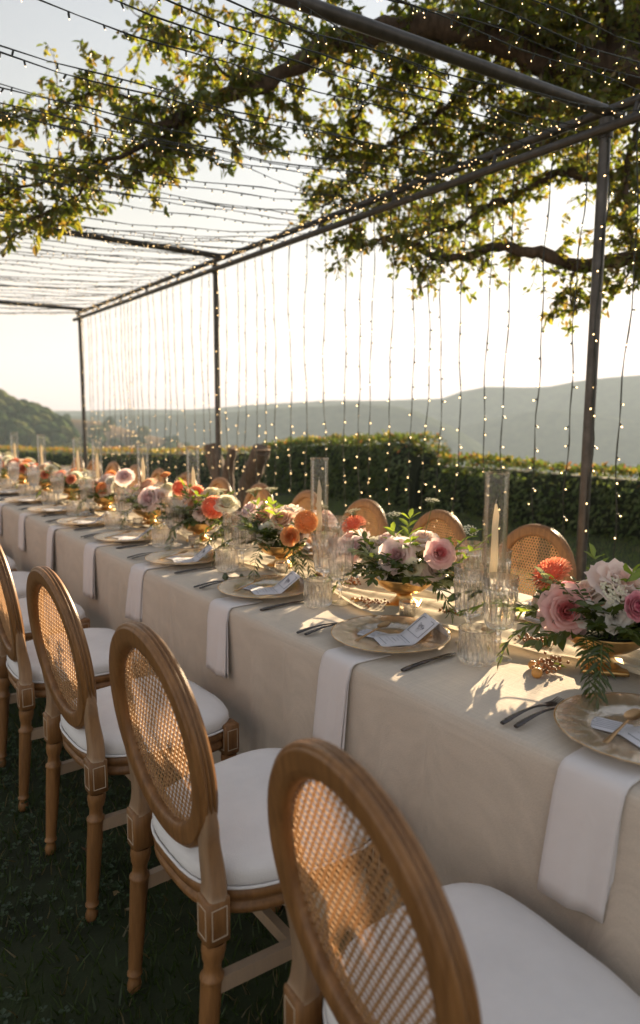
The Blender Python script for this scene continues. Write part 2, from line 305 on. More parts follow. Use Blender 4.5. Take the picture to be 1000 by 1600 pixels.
mb = MB(); az = np.radians(np.arange(-30, 122, 2)); rr = np.array([11, 16, 24, 40, 70, 120, 200, 400, 700, 1050, 1100]); A, RR = np.meshgrid(az, rr)
Z = np.interp(RR, [11, 24, 70, 200, 1100], [-1.6, -6, -20, -44, -46])+1.5*vnoise(np.stack([RR*np.sin(A), RR*np.cos(A)], -1), 4, .02)
na = len(az); mb.add(np.stack([RR*np.sin(A), RR*np.cos(A), Z], -1), np.array([(j*na+i, j*na+i+1, (j+1)*na+i+1, (j+1)*na+i) for j in range(len(rr)-1) for i in range(na-1)]))
mb.build('valley', M['valley'], kind='structure')
FAR = [(-3.19, .0069), (11.77, .0096), (17.69, .0079), (21.08, .011), (26.11, .0116), (31.31, .0195), (36.58, .0246), (41.86, .0249), (46.53, .0286), (48.05, .0383), (50.05, .0444), (53.49, .0431), (54.92, .0446), (56.79, .0502), (61.25, .058), (72.84, .0641), (94, .03)]
MID = [(-3.2, -.0002), (11.7, .0013), (17.7, .0019), (26.1, .0044), (33.9, .0143), (39.8, .0202), (42.9, .0167), (44.5, .0114), (47.1, -.0066), (49.7, -.0333), (52.3, -.0578), (60, -.08)]
LEFT = [(-8.6, .046), (3.85, .043), (11.84, .0200), (13.56, .009), (15.34, -.006), (16.45, -.0173), (17.33, -.0417), (18.5, -.0685), (22, -.12), (40, -.2)]
FIELD = [(7.4, -.0313), (14.4, -.007), (16.7, -.0025), (18.6, -.005), (21, -.0173), (24, -.0317), (27, -.0446), (31.3, -.0707), (36, -.12), (60, -.16)]
RIGHT = [(40, -.06), (44, -.0417), (46.6, -.023), (50.1, 0), (54.5, .0134), (59.2, .005), (61.5, -.0032), (69.5, .0131), (79.4, .0124)]
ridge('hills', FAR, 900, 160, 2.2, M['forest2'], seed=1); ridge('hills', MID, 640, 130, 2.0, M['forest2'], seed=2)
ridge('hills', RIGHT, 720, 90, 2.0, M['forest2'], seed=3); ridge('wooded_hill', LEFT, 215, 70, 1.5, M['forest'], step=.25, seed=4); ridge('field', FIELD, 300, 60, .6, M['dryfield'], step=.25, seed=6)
# tree crowns covering the near wooded hill
def blob(n_lat=5, n_lon=7, seed=0):
    r = np.random.default_rng(seed); V = [(0, 0, 1)]
    for i in range(1, n_lat):
        for j in range(n_lon):
            a, b = math.pi*i/n_lat, 2*math.pi*(j+.5*(i % 2))/n_lon; q = 1+r.uniform(-.22, .22); V.append((q*math.sin(a)*math.cos(b), q*math.sin(a)*math.sin(b), q*math.cos(a)))
    V.append((0, 0, -1)); F = []
    for j in range(n_lon): F.append((0, 1+j, 1+(j+1) % n_lon))
    for i in range(n_lat-2):
        for j in range(n_lon):
            a, b, c, d = 1+i*n_lon+j, 1+i*n_lon+(j+1) % n_lon, 1+(i+1)*n_lon+(j+1) % n_lon, 1+(i+1)*n_lon+j; F += [(a, d, c), (a, c, b)]
    for j in range(n_lon): F.append((len(V)-1, 1+(n_lat-2)*n_lon+(j+1) % n_lon, 1+(n_lat-2)*n_lon+j))
    return np.array(V), np.array(F)
def scatter_hill(pts, r0, w, base, n, size, azr, name, mats, seed):
    r = np.random.default_rng(seed); az = r.uniform(azr[0], azr[1], n); t = r.uniform(-.85, .06, n); el = np.interp(az, [p[0] for p in pts], [p[1] for p in pts])
    rr = r0+t*w; a = np.radians(az); crest = el*r0+1.387; z = base+(crest-base)*(.5+.5*np.cos(np.pi*np.minimum(t, 0)))
    s = r.uniform(.6, 1.3, n)*size; mb = MB()
    for k in range(4):
        bv, bf = blob(seed=k+seed); sel = np.arange(n) % 4 == k; Mx = np.zeros((sel.sum(), 4, 4)); Mx[:, 0, 0] = s[sel]; Mx[:, 1, 1] = s[sel]; Mx[:, 2, 2] = s[sel]*r.uniform(.8, 1.3, sel.sum()); Mx[:, 3, 3] = 1
        Mx[:, :3, 3] = np.stack([rr*np.sin(a), rr*np.cos(a), z+s*.2], 1)[sel]; mb.inst(bv, bf, Mx, r.integers(0, len(mats), sel.sum()))
    mb.build(name, mats, smooth=False, kind='stuff', label='mass of dark green woodland covering the hillside beyond the table end', cat='woodland')
W3 = [hill_mat('wood_crown_a', (.075, .105, .04), (.045, .065, .025), 1.2), hill_mat('wood_crown_b', (.12, .13, .05), (.06, .07, .03), 1.2), hill_mat('wood_crown_c', (.055, .08, .035), (.03, .048, .02), 1.2)]
scatter_hill(LEFT, 215, 70, -45, 1900, 2.3, (-8, 18), 'hillside_woodland', W3, 5)
scatter_hill(FIELD, 300, 60, -45, 60, 2.4, (15, 30), 'hillside_scrub', W3, 8)
hz = MB(); box(hz, (0, 0, 25), (2500, 2500, 152), b=.1); hm = bpy.data.materials.new('pale_haze'); hm.use_nodes = True
hn = hm.node_tree; hn.nodes.remove(hn.nodes['Principled BSDF']); pv = hn.nodes.new('ShaderNodeVolumePrincipled'); pv.inputs['Density'].default_value = .00055; pv.inputs['Color'].default_value = (.68, .83, 1, 1); pv.inputs['Anisotropy'].default_value = .05
hn.links.new(pv.outputs[0], hn.nodes['Material Output'].inputs['Volume']); hz.build('haze', hm, kind='stuff', smooth=False)

# grass
GV = np.array([(-.5, 0, 0), (.5, 0, 0), (.32, .55, .12), (-.32, .55, .12), (0, 1, .42)]); GF = np.array([(0, 1, 2), (0, 2, 3), (3, 2, 4)])
def grass(n, xr, yr, hgt, name, label, seed, keep=None):
    r = np.random.default_rng(seed); p = np.stack([r.uniform(*xr, n), r.uniform(*yr, n), np.zeros(n)], 1)
    if keep is not None: p = p[keep(p)]
    n = len(p); p[:, 2] = gz(p[:, 0], p[:, 1])-.004; d = np.stack([r.normal(0, .5, n), r.normal(0, .5, n), np.ones(n)*.8], 1); h = hgt*r.uniform(.5, 1.25, n)
    mm = (r.uniform(size=n) < .10+.14*(vnoise(p[:, :2], 11, 3) > .35)).astype(int)
    mb = MB(); mb.inst(GV, GF, frame_mats(p, d, np.stack([np.full(n, .0045)+h*.02, h, h], 1), rng=r), mm); return mb, p
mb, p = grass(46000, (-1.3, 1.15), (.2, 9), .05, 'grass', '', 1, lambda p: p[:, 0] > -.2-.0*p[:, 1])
mb.build('grass', M['grass'], kind='stuff', smooth=False, label='lawn grass coloured darker as shaded under the near chairs', cat='grass')
FAR_G = [leaf_mat('sunlit_grass_blade', (.13, .19, .05), (.20, .26, .05), .35, gloss=.03), leaf_mat('sunlit_grass_blade_dry', (.22, .20, .09), (.28, .24, .09), .35, gloss=.03)]  # same lawn as the near blades, its daylight put into a lighter colour
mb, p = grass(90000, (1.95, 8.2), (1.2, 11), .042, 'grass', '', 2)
mb.build('grass', FAR_G, kind='stuff', smooth=False, label='lawn grass coloured lighter as sunlit between the far chairs and the hedge', cat='grass')
r = np.random.default_rng(9); n = 5200; p = np.stack([r.uniform(-.4, 1.15, n), r.uniform(.3, 5, n), np.zeros(n)], 1); p = p[vnoise(p[:, :2], 21, 2.5) > -.25]; n = len(p); p[:, 2] = r.uniform(.008, .035, n)
LV = np.array([(0, 0, 0), (-.34, .5, .06), (0, .5, 0), (.34, .5, .06), (0, 1, -.02)]); LF = np.array([(0, 2, 1), (0, 3, 2), (1, 2, 4), (2, 3, 4)])
CV, CF = np.array([(0, 0, 0), (-.42, .55, .1), (0, .5, 0), (.42, .55, .1), (0, .95, .05)]), LF
mb = MB()
for k in range(3):
    a = r.uniform(0, 6.28, n)*0+k*2.09+np.arange(n)*1.7; mb.inst(CV, CF, frame_mats(p, np.stack([np.cos(a), np.sin(a), np.full(n, .15)], 1), r.uniform(.010, .019, n), roll=.15, rng=r))
mb.build('clover', M['clover'], kind='stuff', smooth=False, label='low clover leaves among the grass by the near chairs', cat='clover')

n = 26; p = np.stack([r.uniform(-.3, 1.0, n), r.uniform(.6, 4, n), np.full(n, .03)], 1)
LFT = np.array([(0, 0, 0), (-.3, .45, .1), (0, .5, -.02), (.3, .45, .1), (0, 1, .12)]); mb = MB(); mb.inst(LFT, LF, frame_mats(p, np.stack([r.normal(size=n), r.normal(size=n), r.normal(0, .15, n)], 1), r.uniform(.02, .038, n), roll=.3, rng=r), r.integers(0, 2, n))
mb.build('fallen_leaves', [leaf_mat('dry_leaf', (.20, .10, .04), (.2, .1, .03), .2), leaf_mat('dry_leaf_pale', (.26, .19, .09), (.2, .14, .05), .2)], kind='stuff', smooth=False, label='few dry brown leaves scattered on the dark grass by the near chairs', cat='leaves')

# ------------------------------------------------------------------ pergola of metal tubes
PX, NXX, BZ = 3.6, -1.95, 2.99
PY = [2.26, 6.72, 11.27]; PYA = [-2.2]+PY
pg = empty('pergola', (PX, 2.26, 0), label='dark metal tube pergola standing over the long table', cat='pergola')
def rel(mb, o=(PX, 2.26, 0)):
    mb.v = [v-np.array(o) for v in mb.v]; return mb
for y in PYA:
    for x in (PX, NXX):
        z0 = float(gz(x, y))-.02; m = MB(); tube(m, [(x, y, z0), (x, y, z0+1), (x, y, BZ-.005)], .031, 12); po = rel(m).build('post', M['steel'], pg)
        m = MB(); tube(m, [(x, y, BZ-.09), (x, y, BZ+.01)], .040, 12); rel(m).build('clamp', M['steel'], po)
for x in (PX, NXX):
    m = MB(); tube(m, [(x, y, BZ+.05) for y in np.linspace(-2.35, 11.42, 20)], .026, 10); rel(m).build('beam', M['steel'], pg)
    m = MB(); tube(m, [(x-.045, y, BZ-.055) for y in np.linspace(-2.35, 11.42, 20)], .026, 10); rel(m).build('beam', M['steel'], pg)
for y in PYA:
    m = MB(); tube(m, [(x, y+{2.26: .105, 11.27: .066}.get(y, .022)*(PX-x), BZ+(.05 if y == 2.26 else .1)) for x in np.linspace(NXX-.12, PX+.12, 14)], .030, 10); rel(m).build('crossbeam', M['steel'], pg)

for y in np.arange(-1.6, 11.2, .92):
    m = MB(); tube(m, [(PX-.05, y, BZ-.08), (PX+.004, y, BZ+.075)], .013, 8); rel(m).build('spacer', M['steel'], pg)
for y in PYA[1:]:
    for a in (.6, 2.7, 4.4):
        m = MB(); d = np.array([math.cos(a), math.sin(a), 0]); tube(m, [np.array([PX, y, BZ-.05])+d*.03, np.array([PX, y, BZ-.05])+d*.052], .008, 6); rel(m).build('bolt', M['steel'], pg)
# ------------------------------------------------------------------ fairy lights
BV, BF = blob(4, 6, 3); BV = BV/np.linalg.norm(BV, axis=1)[:, None]
SOCK = MB(); lathe(SOCK, [(.002, .002), (.0042, .0), (.0046, -.012), (.0036, -.021)], 6)
SV = np.concatenate(SOCK.v); SF = np.concatenate(SOCK.f)
BULB_ME = None
def strand(P, bulb_step, rw, hang, label, group, rng, bsize=1.0, split=False, jitter=.5, name='string_light', bq=1.0):
    """a cable with little sockets and bulbs; P world path"""
    global BULB_ME
    P = np.asarray(P, float); o = P[0].copy(); t = empty(name, o, label=label, cat='fairy lights', group=group)
    m = MB(); tube(m, P-o, rw*(1+.35*np.sin(np.arange(len(P))*2.3)), 4, cap=False)
    L = np.concatenate([[0], np.cumsum(np.linalg.norm(np.diff(P, axis=0), axis=1))]); s = np.arange(bulb_step*.5, L[-1], bulb_step); s = s+rng.uniform(-jitter, jitter, len(s))*bulb_step
    q = np.stack([np.interp(s, L, P[:, k]) for k in range(3)], 1)-o; k = len(q)
    d = rng.normal(0, 1, (k, 3)); d[:, 2] *= .5; d = d*(1-hang)*.8+np.array([0, 0, -1.])*hang; d /= np.linalg.norm(d, axis=1)[:, None]
    Mx = frame_mats(q, d, bsize, rng=rng); Z = Mx.copy(); Z[:, :3, 2] = -Mx[:, :3, 1]; Z[:, :3, 1] = Mx[:, :3, 2]     # socket axis -z along d
    m.inst(SV, SF, Z); m.build('cable', M['wire'], t)
    c = q+d*.026*bsize; G = Z.copy(); G[:, :3, 3] = c; G[:, :3, :2] *= .0033*bq; G[:, :3, 2] *= .0052*bq
    if split:
        if BULB_ME is None: BULB_ME = MB().add(BV, BF).mesh('bulb', M['bulb'])
        for g in G: link('bulb', BULB_ME, t, Matrix(g.tolist()))
    else: MB().inst(BV, BF, G).build('bulbs', M['bulb'], t, kind='stuff')
    return t
rs = np.random.default_rng(31)
ONES = 'first second third fourth fifth sixth seventh eighth ninth tenth eleventh twelfth thirteenth fourteenth fifteenth sixteenth seventeenth eighteenth nineteenth'.split()
def ordw(n): return ONES[n-1] if n < 20 else 'twentieth' if n == 20 else 'twenty '+ONES[n-21] if n < 30 else 'thirtieth' if n == 30 else 'thirty '+ONES[n-31]
def bay(y, cnt):
    k = sum(y > p for p in PY[:3]); cnt[k] = cnt.get(k, 0)+1
    return ordw(cnt[k]), ('the camera end', 'the nearest tall post', 'the middle post', 'the farthest post')[k]
cr, cc = {}, {}
y = 1.1; i = 0
while y < 11.2:
    n = 26; u = np.linspace(0, 1, n); sag = .17+rs.uniform(-.05, .08); yy = y+rs.uniform(-.03, .03)+rs.uniform(-.06, .06)*u+.02*np.sin(u*9+y)
    P = np.stack([NXX+(PX-NXX)*u, yy, BZ+.03-4*sag*u*(1-u)+.008*np.sin(u*40+y*5)], 1)
    strand(P, .125, .0034, .7, 'sagging roof strand of fairy lights, %s beyond %s' % bay(y, cr), 'fairy light strands across the pergola roof', rs, 1.0, bq=.45)
    y += rs.uniform(.13, .25)
for k, (ya, yb) in enumerate(((1.6, 2.7), (2.6, 1.9), (3.0, 4.3), (4.6, 3.6), (5.2, 6.4), (7.4, 6.5), (8.2, 9.4))):
    u = np.linspace(0, 1, 30); P = np.stack([NXX+(PX-NXX)*u, ya+(yb-ya)*u+.03*np.sin(u*13+k), BZ+.05-4*.10*u*(1-u)+.01*np.sin(u*33+k)], 1)
    strand(P, .16, .0026, .6, '%s diagonal fairy light strand crossing the pergola roof, counted from the camera' % ordw(k+1), 'diagonal fairy light strands', rs, 1.0, bq=.5)
y = .75
while y < 11.2:
    bot = rs.uniform(.12, .75); n = 24; u = np.linspace(0, 1, n); dx = rs.uniform(-.03, .03); P = np.stack([PX-.02+.012*np.sin(u*7+y*3), y+dx*u+.012*np.sin(u*11+y*7)+.006*np.sin(u*31), BZ-.06-(BZ-.06-bot-.08+.08)*u], 1)
    strand(P, .135, .0042, .35, 'hanging curtain strand of warm fairy lights, %s beyond %s' % bay(y, cc), 'fairy light strands hanging as a curtain', rs, 1.0, split=(1.4 < y < 3.6), jitter=.45)
    y += rs.uniform(.11, .29)
for k in range(3):
    yv = np.linspace(-1, 11.25, 150); P = np.stack([PX-.03+.05*np.sin(yv*7+k*2.1), yv, BZ+.01+.055*np.cos(yv*7+k*2.1)+.01*np.sin(yv*23)], 1)
    strand(P, .085, .003, .4, ('densest', 'second', 'third')[k]+' fairy light strand wound round the long far beam of the pergola', 'fairy light strands wound round the beam', rs, 1.1, bq=.7)
for y in (6.72, 11.27):
    xv = np.linspace(-1.5, 3.55, 60); P = np.stack([xv, y+.02*(PX-xv)+.04*np.sin(xv*6), BZ+.10+.042*np.cos(xv*6)], 1)
    strand(P, .09, .003, .4, 'fairy light strand wound round the %s crossbeam' % ('middle' if y < 8 else 'farthest'), None, rs, 1.0)

# ------------------------------------------------------------------ tree
tree = empty('tree', (7.0, 1.75, 0), label='old spreading tree with golden green leaves and long limbs over the pergola', cat='tree'); TO = np.array([7.0, 1.75, 0])
TR = np.random.default_rng(5)
def limb(mb, P, r0, r1, k=8):
    Q = catmull(P, 5); Q = Q+TR.normal(0, .012, Q.shape); tube(mb, Q-TO, np.linspace(r0, r1, len(Q))*(1+.10*TR.normal(size=len(Q))*(r0 < .3)), k); return Q
LB = dict(
 main=([(5.97, 3.1, 3.85), (5.64, 3.03, 4.0), (5.36, 3.32, 4.16), (5.06, 3.58, 4.2), (4.74, 3.84, 4.34), (4.33, 4.15, 4.48), (3.9, 4.43, 4.43), (3.53, 4.6, 4.29), (3.19, 4.73, 4.04), (2.84, 4.82, 3.85), (2.54, 4.88, 3.68), (2.27, 4.9, 3.51), (2.06, 4.99, 3.38)], .17, .02),
 left_a=([(2.54, 4.88, 3.68), (2.21, 4.93, 3.4), (1.87, 5.07, 3.21), (1.57, 5.27, 3.09), (1.3, 5.45, 2.98), (1.0, 5.6, 2.9)], .022, .006),
 left_b=([(2.27, 4.9, 3.51), (2.08, 5.2, 3.74), (1.89, 5.48, 3.79), (1.64, 5.77, 3.71), (1.34, 5.85, 3.59)], .018, .005),
 left_c=([(1.87, 5.07, 3.21), (1.62, 5.15, 2.92), (1.34, 5.13, 2.74), (1.2, 5.16, 2.58)], .012, .004),
 left_d=([(2.84, 4.82, 3.85), (2.68, 5.03, 4.11), (2.56, 5.31, 4.37), (2.34, 5.53, 4.43)], .016, .005),
 left_e=([(2.54, 4.88, 3.68), (2.24, 4.91, 3.25), (2.05, 4.99, 3.14), (1.93, 4.94, 2.97)], .012, .004),
 up_a=([(3.53, 4.6, 4.29), (3.3, 4.89, 4.47), (3.2, 5.31, 4.71)], .02, .006),
 low=([(6.2, 2.72, 2.9), (5.89, 2.98, 2.84), (5.67, 3.18, 2.74), (5.33, 3.54, 2.69), (5.04, 3.78, 2.78), (4.87, 4.0, 2.85), (4.61, 4.14, 2.75), (4.45, 4.32, 2.77), (4.24, 4.38, 2.86), (4.05, 4.42, 2.88), (3.76, 4.55, 2.8)], .075, .01),
 mid=([(6.1, 2.88, 3.25), (5.83, 3.1, 3.45), (5.76, 3.61, 3.49), (5.65, 3.96, 3.6), (5.55, 4.1, 3.55), (5.42, 4.27, 3.41), (5.21, 4.37, 3.37), (4.96, 4.5, 3.16), (4.52, 4.67, 2.97)], .055, .01),
 m1=([(4.74, 3.84, 4.34), (4.78, 4.26, 4.22), (4.66, 4.67, 4.02), (4.51, 5.09, 3.89), (4.3, 5.4, 3.59), (4.11, 5.55, 3.36)], .03, .006),
 m2=([(4.33, 4.15, 4.48), (4.33, 4.58, 4.31), (4.22, 4.95, 4.21), (4.11, 5.17, 3.93), (3.99, 5.39, 3.64)], .025, .006),
 m3=([(5.06, 3.58, 4.2), (5.21, 4.05, 4.06), (5.2, 4.54, 4.0), (5.11, 4.93, 3.81), (4.87, 5.3, 3.62), (4.64, 5.51, 3.38)], .03, .006),
 m4=([(5.36, 3.32, 4.16), (5.04, 3.26, 3.75), (4.83, 3.39, 3.56), (4.61, 3.52, 3.45)], .022, .006),
 m5=([(5.12, 3.5, 4.19), (4.75, 3.67, 4.46), (4.53, 3.94, 4.69)], .03, .006),
 m6=([(5.55, 3.19, 3.81), (5.42, 3.2, 3.37), (5.32, 3.1, 2.92), (5.3, 3.05, 2.6), (5.25, 3.1, 2.4)], .03, .005),
 m7=([(5.33, 3.54, 2.69), (5.22, 3.53, 2.48), (5.17, 3.42, 2.26)], .012, .004),
 m8=([(4.45, 4.32, 2.77), (4.29, 4.33, 2.6), (4.28, 4.35, 2.49)], .008, .003),
 m9=([(3.76, 4.55, 2.8), (3.58, 4.57, 2.85), (3.54, 4.6, 2.7)], .008, .003),
 n1=([(5.64, 3.03, 4.0), (5.5, 3.5, 4.5), (5.2, 4.2, 4.9), (4.7, 5.0, 5.0)], .05, .008),
 n2=([(5.9, 2.9, 4.1), (5.9, 3.5, 4.3), (6.0, 4.2, 4.2), (5.8, 5.0, 3.9), (5.5, 5.6, 3.5)], .05, .008),
 n3=([(5.36, 3.32, 4.16), (4.9, 3.2, 4.6), (4.3, 3.4, 4.9), (3.7, 3.8, 5.1)], .05, .008))
m = MB(); limb(m, [(7.02, 1.7, -.25), (6.98, 1.8, .3), (6.8, 2.05, 1.2), (6.42, 2.45, 2.2), (6.12, 2.86, 3.2), (5.95, 3.18, 4.0), (5.9, 3.4, 5.0), (6.0, 3.6, 5.8)], .40, .16, 14)
m.build('trunk', M['bark'], tree)
paths = {}
for k, (P, a, b) in LB.items():
    m = MB(); paths[k] = limb(m, P, a, b, 10 if a > .04 else 6); m.build('branch', M['bark'], tree)
dens = dict(main=(5.5, .5, 34), left_a=(11, .36, 17), left_b=(10, .34, 16), left_c=(10, .26, 13), left_d=(12, .45, 18), left_e=(7, .26, 12), up_a=(7, .45, 16), low=(6.5, .36, 14), mid=(6.5, .42, 15), m1=(9, .45, 17), m2=(9, .42, 16), m3=(9, .5, 18), m4=(9, .42, 17), m5=(10, .5, 18), m6=(8, .36, 15), m7=(9, .30, 13), m8=(9, .2, 9), m9=(8, .25, 10), n1=(10, .6, 20), n2=(10, .55, 20), n3=(10, .6, 20))
tw = MB(); LP, LD = [], []
for k, Q in paths.items():
    den, ln, nl = dens[k]; nl = int(nl*1.6); L = np.concatenate([[0], np.cumsum(np.linalg.norm(np.diff(Q, axis=0), axis=1))]); nt_ = int(den*L[-1]*(2.6 if k[0] in 'lu' else 5.2 if k[0] in 'mn' and k not in ('main', 'mid', 'm7', 'm8', 'm9') else 3.1))+2; ln *= 1.15
    for s in TR.uniform(.12 if k != 'main' else .25, 1, nt_)*L[-1]:
        b = np.array([np.interp(s, L, Q[:, j]) for j in range(3)]); d = TR.normal(0, 1, 3); d[2] = d[2]*.6+.05; d /= np.linalg.norm(d); l = ln*TR.uniform(.5, 1.25); pts = [b]
        for q in range(5): d = d+TR.normal(0, .22, 3)+np.array([0, 0, -.06]); d /= np.linalg.norm(d); pts.append(pts[-1]+d*l/5)
        pts = np.array(pts); tube(tw, pts-TO, np.linspace(.0055, .0018, 6), 3, cap=False); f = TR.uniform(.1, 1, nl); u = f*5
        LP.append(np.stack([np.interp(u, range(6), pts[:, j]) for j in range(3)], 1)+TR.normal(0, .012, (nl, 3))); LD.append(TR.normal(0, .8, (nl, 3))+d*.7+np.array([0, 0, -.35]))
tw.build('twigs', M['bark'], tree, kind='stuff')
LP, LD = np.concatenate(LP), np.concatenate(LD)
# keep a gap where the low sun reaches the table under the crown
rel_ = LP-np.array([1.6, 1.5, .9]); along = rel_@np.array(sd); off = np.abs(rel_[:, 2]-along*sd.z) ; side = np.abs(rel_[:, 0]*sd.y-rel_[:, 1]*sd.x)
TLV = np.array([(0, 0, 0), (0, .22, -.01), (-.23, .40, .05), (.23, .40, .05), (0, .5, -.015), (-.18, .73, .02), (.18, .73, .02), (0, 1, -.09)]); TLF = np.array([(0, 1, 2), (0, 3, 1), (1, 4, 2), (1, 3, 4), (2, 4, 5), (4, 3, 6), (4, 7, 5), (4, 6, 7)])
sc = TR.uniform(.045, .088, len(LP)); Mx = frame_mats(LP-TO, LD, sc, rng=TR); mi = TR.choice(3, len(LP), p=[.5, .35, .15])
camd = np.linalg.norm(LP-np.array([0, 0, 1.387]), axis=1); fwv = np.array([math.sin(.6392), math.cos(.6392), 0]); near = np.argsort(np.where((LP@fwv) > 2, camd, 99))[:280]
isn = np.zeros(len(LP), bool); isn[near] = True
MB().inst(TLV, TLF, Mx[~isn], mi[~isn]).build('foliage', M['tleaf'], tree, smooth=False, kind='stuff')
tl = [MB().add(TLV, TLF).mesh('leaf', M['tleaf'][k], False) for k in range(3)]
for i in near: link('leaf', tl[mi[i]], tree, Matrix(Mx[i].tolist()))

# ------------------------------------------------------------------ hedges and trunk stump
def hedge(name, segs, dep, n, label, seed, ytop=.25, split=0, lsz=.085):
    """segs: (x, y, z0, ztop) along the hedge's centre line"""
    r = np.random.default_rng(seed); S = catmull(np.array(segs, float), 10); o = np.array([S[0, 0], S[0, 1], S[0, 2]]); t = empty(name, o, label=label, cat='hedge')
    P = S[:, :2]; T = np.gradient(P, axis=0); T /= np.linalg.norm(T, axis=1)[:, None]; Nn = np.stack([-T[:, 1], T[:, 0]], 1)
    L = np.concatenate([[0], np.cumsum(np.linalg.norm(np.diff(P, axis=0), axis=1))])
    prof = [(-.5, 0), (-.5, .4), (-.46, .8), (-.3, 1), (.3, 1), (.46, .8), (.5, .4), (.5, 0)]
    V = np.array([[(*(P[i]+Nn[i]*(a*dep*.82)), S[i, 2]-.05+(S[i, 3]-S[i, 2]-.04)*b+.0) for a, b in prof] for i in range(len(S))])-o
    k = 8; F = [(i*k+j, i*k+j+1, (i+1)*k+j+1, (i+1)*k+j) for i in range(len(S)-1) for j in range(k-1)]
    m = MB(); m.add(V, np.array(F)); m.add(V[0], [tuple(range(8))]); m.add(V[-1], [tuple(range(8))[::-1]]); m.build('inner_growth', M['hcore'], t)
    s = r.uniform(0, L[-1], n); q = r.uniform(0, 1, n); c = np.stack([np.interp(s, L, S[:, j]) for j in range(4)], 1); nn = np.stack([np.interp(s, L, Nn[:, j]) for j in range(2)], 1)
    H = c[:, 3]-c[:, 2]; per = 2*H+dep; w = q*per; a = np.where(w < H, -.5, np.where(w < H+dep, (w-H)/dep-.5, .5)); zz = np.where(w < H, w, np.where(w < H+dep, H, per-w))
    lump = .5+.5*vnoise(np.stack([s, a*3, zz*2], 1), seed, 2.6)
    rnd = np.clip((zz/H-.75)/.25, 0, 1); a = a*(1-.25*rnd**2); push = (.02+.07*lump)*(1+.0*a)
    p = np.concatenate([c[:, :2]+nn*(a*dep+np.sign(a)*push*(np.abs(a) > .3))[:, None], (c[:, 2]+zz+(zz > H*.97)*(lump-.5)*.16+r.normal(0, .02, n))[:, None]], 1)
    d = np.concatenate([nn*np.sign(a)[:, None]*.9, np.full((n, 1), .0)], 1)+r.normal(0, .45, (n, 3)); d[:, 2] -= .5*(zz < H*.97); d[:, 2] += .7*(zz > H*.97)
    topness = np.clip((zz/H-.86)/.14, 0, 1); u = r.uniform(size=n); mm = np.where(u < .55, 0, 1); mm = np.where(u > 1-ytop*topness*np.clip(.1+1.5*lump, 0, 1.6), np.where(r.uniform(size=n) < .65, 2, 3), mm)
    MB().inst(TLV, TLF, frame_mats(p-o, d, r.uniform(.7, 1.25, n)*lsz, rng=r), mm).build('foliage', M['hleaf'], t, smooth=False, kind='stuff')
    return t
hedge('hedge', [(8.6, .5, -.1, .72), (8.5, 3, -.1, .70), (8.35, 5.4, -.1, .72), (8.4, 7.2, -.1, .72), (8.5, 8.6, -.1, .66)], .8, 11000, 'low ivy hedge with yellow tips behind the tall pergola post', 1, ytop=.24)
hedge('hedge', [(8.25, 8.0, -.1, .80), (8.25, 8.25, -.1, 1.0), (8.3, 8.8, -.1, 1.05), (8.3, 9.9, -.1, .97), (8.3, 11, -.15, .95), (8.25, 12.6, -.2, .82)], .95, 9500, 'tall rounded dark ivy hedge behind the second and third far chairs', 2, ytop=.22)
hedge('hedge', [(8.2, 12.7, -.2, .72), (8.1, 15, -.3, .60), (8.0, 19, -.4, .42), (7.2, 25, -.5, .22), (6.6, 31, -.6, .1), (6, 40, -.8, 0)], .9, 12000, 'long hedge with russet orange tips beyond the far end of the table', 3, ytop=.75)
m = empty('stump', (4.85, 8.55, -.08), label='cut forked tree trunk with flat tops in front of the hedge', cat='tree stump')
for Pq, a, b in (([(0, .1, 0), (-.03, .22, .3), (-.10, .36, .7), (-.12, .47, 1.08)], .15, .11), ([(.02, -.05, 0), (.04, -.26, .28), (.0, -.40, .62), (-.02, -.74, 1.05)], .17, .125), ([(-.02, .18, .3), (-.05, .12, .7), (-.05, -.02, 1.04)], .10, .06)):
    q = catmull(Pq, 6); x = MB(); tube(x, q, np.linspace(a, b, len(q))*(1+.09*np.sin(np.arange(len(q))*1.9)*(np.arange(len(q)) < len(q)-1)), 12); tk = x.build('trunk', M['stump'], m)
    x = MB(); lathe(x, [(0.001, .004), (b*.96, .004), (b*.9, -.01)], 12, c=q[-1]); x.build('cut_face', M['cutwood'], tk)

# ------------------------------------------------------------------ table, cloth, runner
TX0, TX1, TY0, TY1, TZ = 1.096, 2.085, -.75, 10.4, .75
tb = empty('table', (1.59, 4.8, 0), label='long banquet table hidden under the beige cloth', cat='table')
m = MB(); box(m, (0, 0, TZ-.022), (.965, TY1-TY0-.04, .026)); m.build('tabletop', M['cutwood'], tb)
for yy in np.linspace(TY0+.3, TY1-.3, 7):
    for xx in (-.4, .4):
        m = MB(); zz0 = float(gz(1.59+xx, yy)); tube(m, [(xx, yy-4.8, zz0), (xx, yy-4.8, TZ-.036)], .02, 8); m.build('leg', M['steel'], tb)
rc = np.random.default_rng(12); ny = 560; Yc = np.linspace(TY0, TY1, ny)
prof = [(TX0-.012, .012)]+[(TX0-.010, z) for z in np.linspace(.06, .70, 13)]+[(TX0-.008, .722), (TX0-.004, .737), (TX0+.004, .7465), (TX0+.014, .75)]+[(x, .75) for x in np.linspace(TX0+.04, TX1-.04, 26)]+[(TX1-.014, .75), (TX1-.004, .7465), (TX1+.004, .737), (TX1+.008, .722)]+[(TX1+.01, z) for z in np.linspace(.70, -.03, 14)]
prof = np.array(prof); npf = len(prof); V = np.zeros((ny, npf, 3))
fold = .022*np.sin(Yc*7.3+1.3*np.sin(Yc*1.9))+.016*np.sin(Yc*17+2*np.sin(Yc*3.1))+.01*np.sin(Yc*31)
fold = fold*(.55+.45*np.sin(Yc*.9+1))
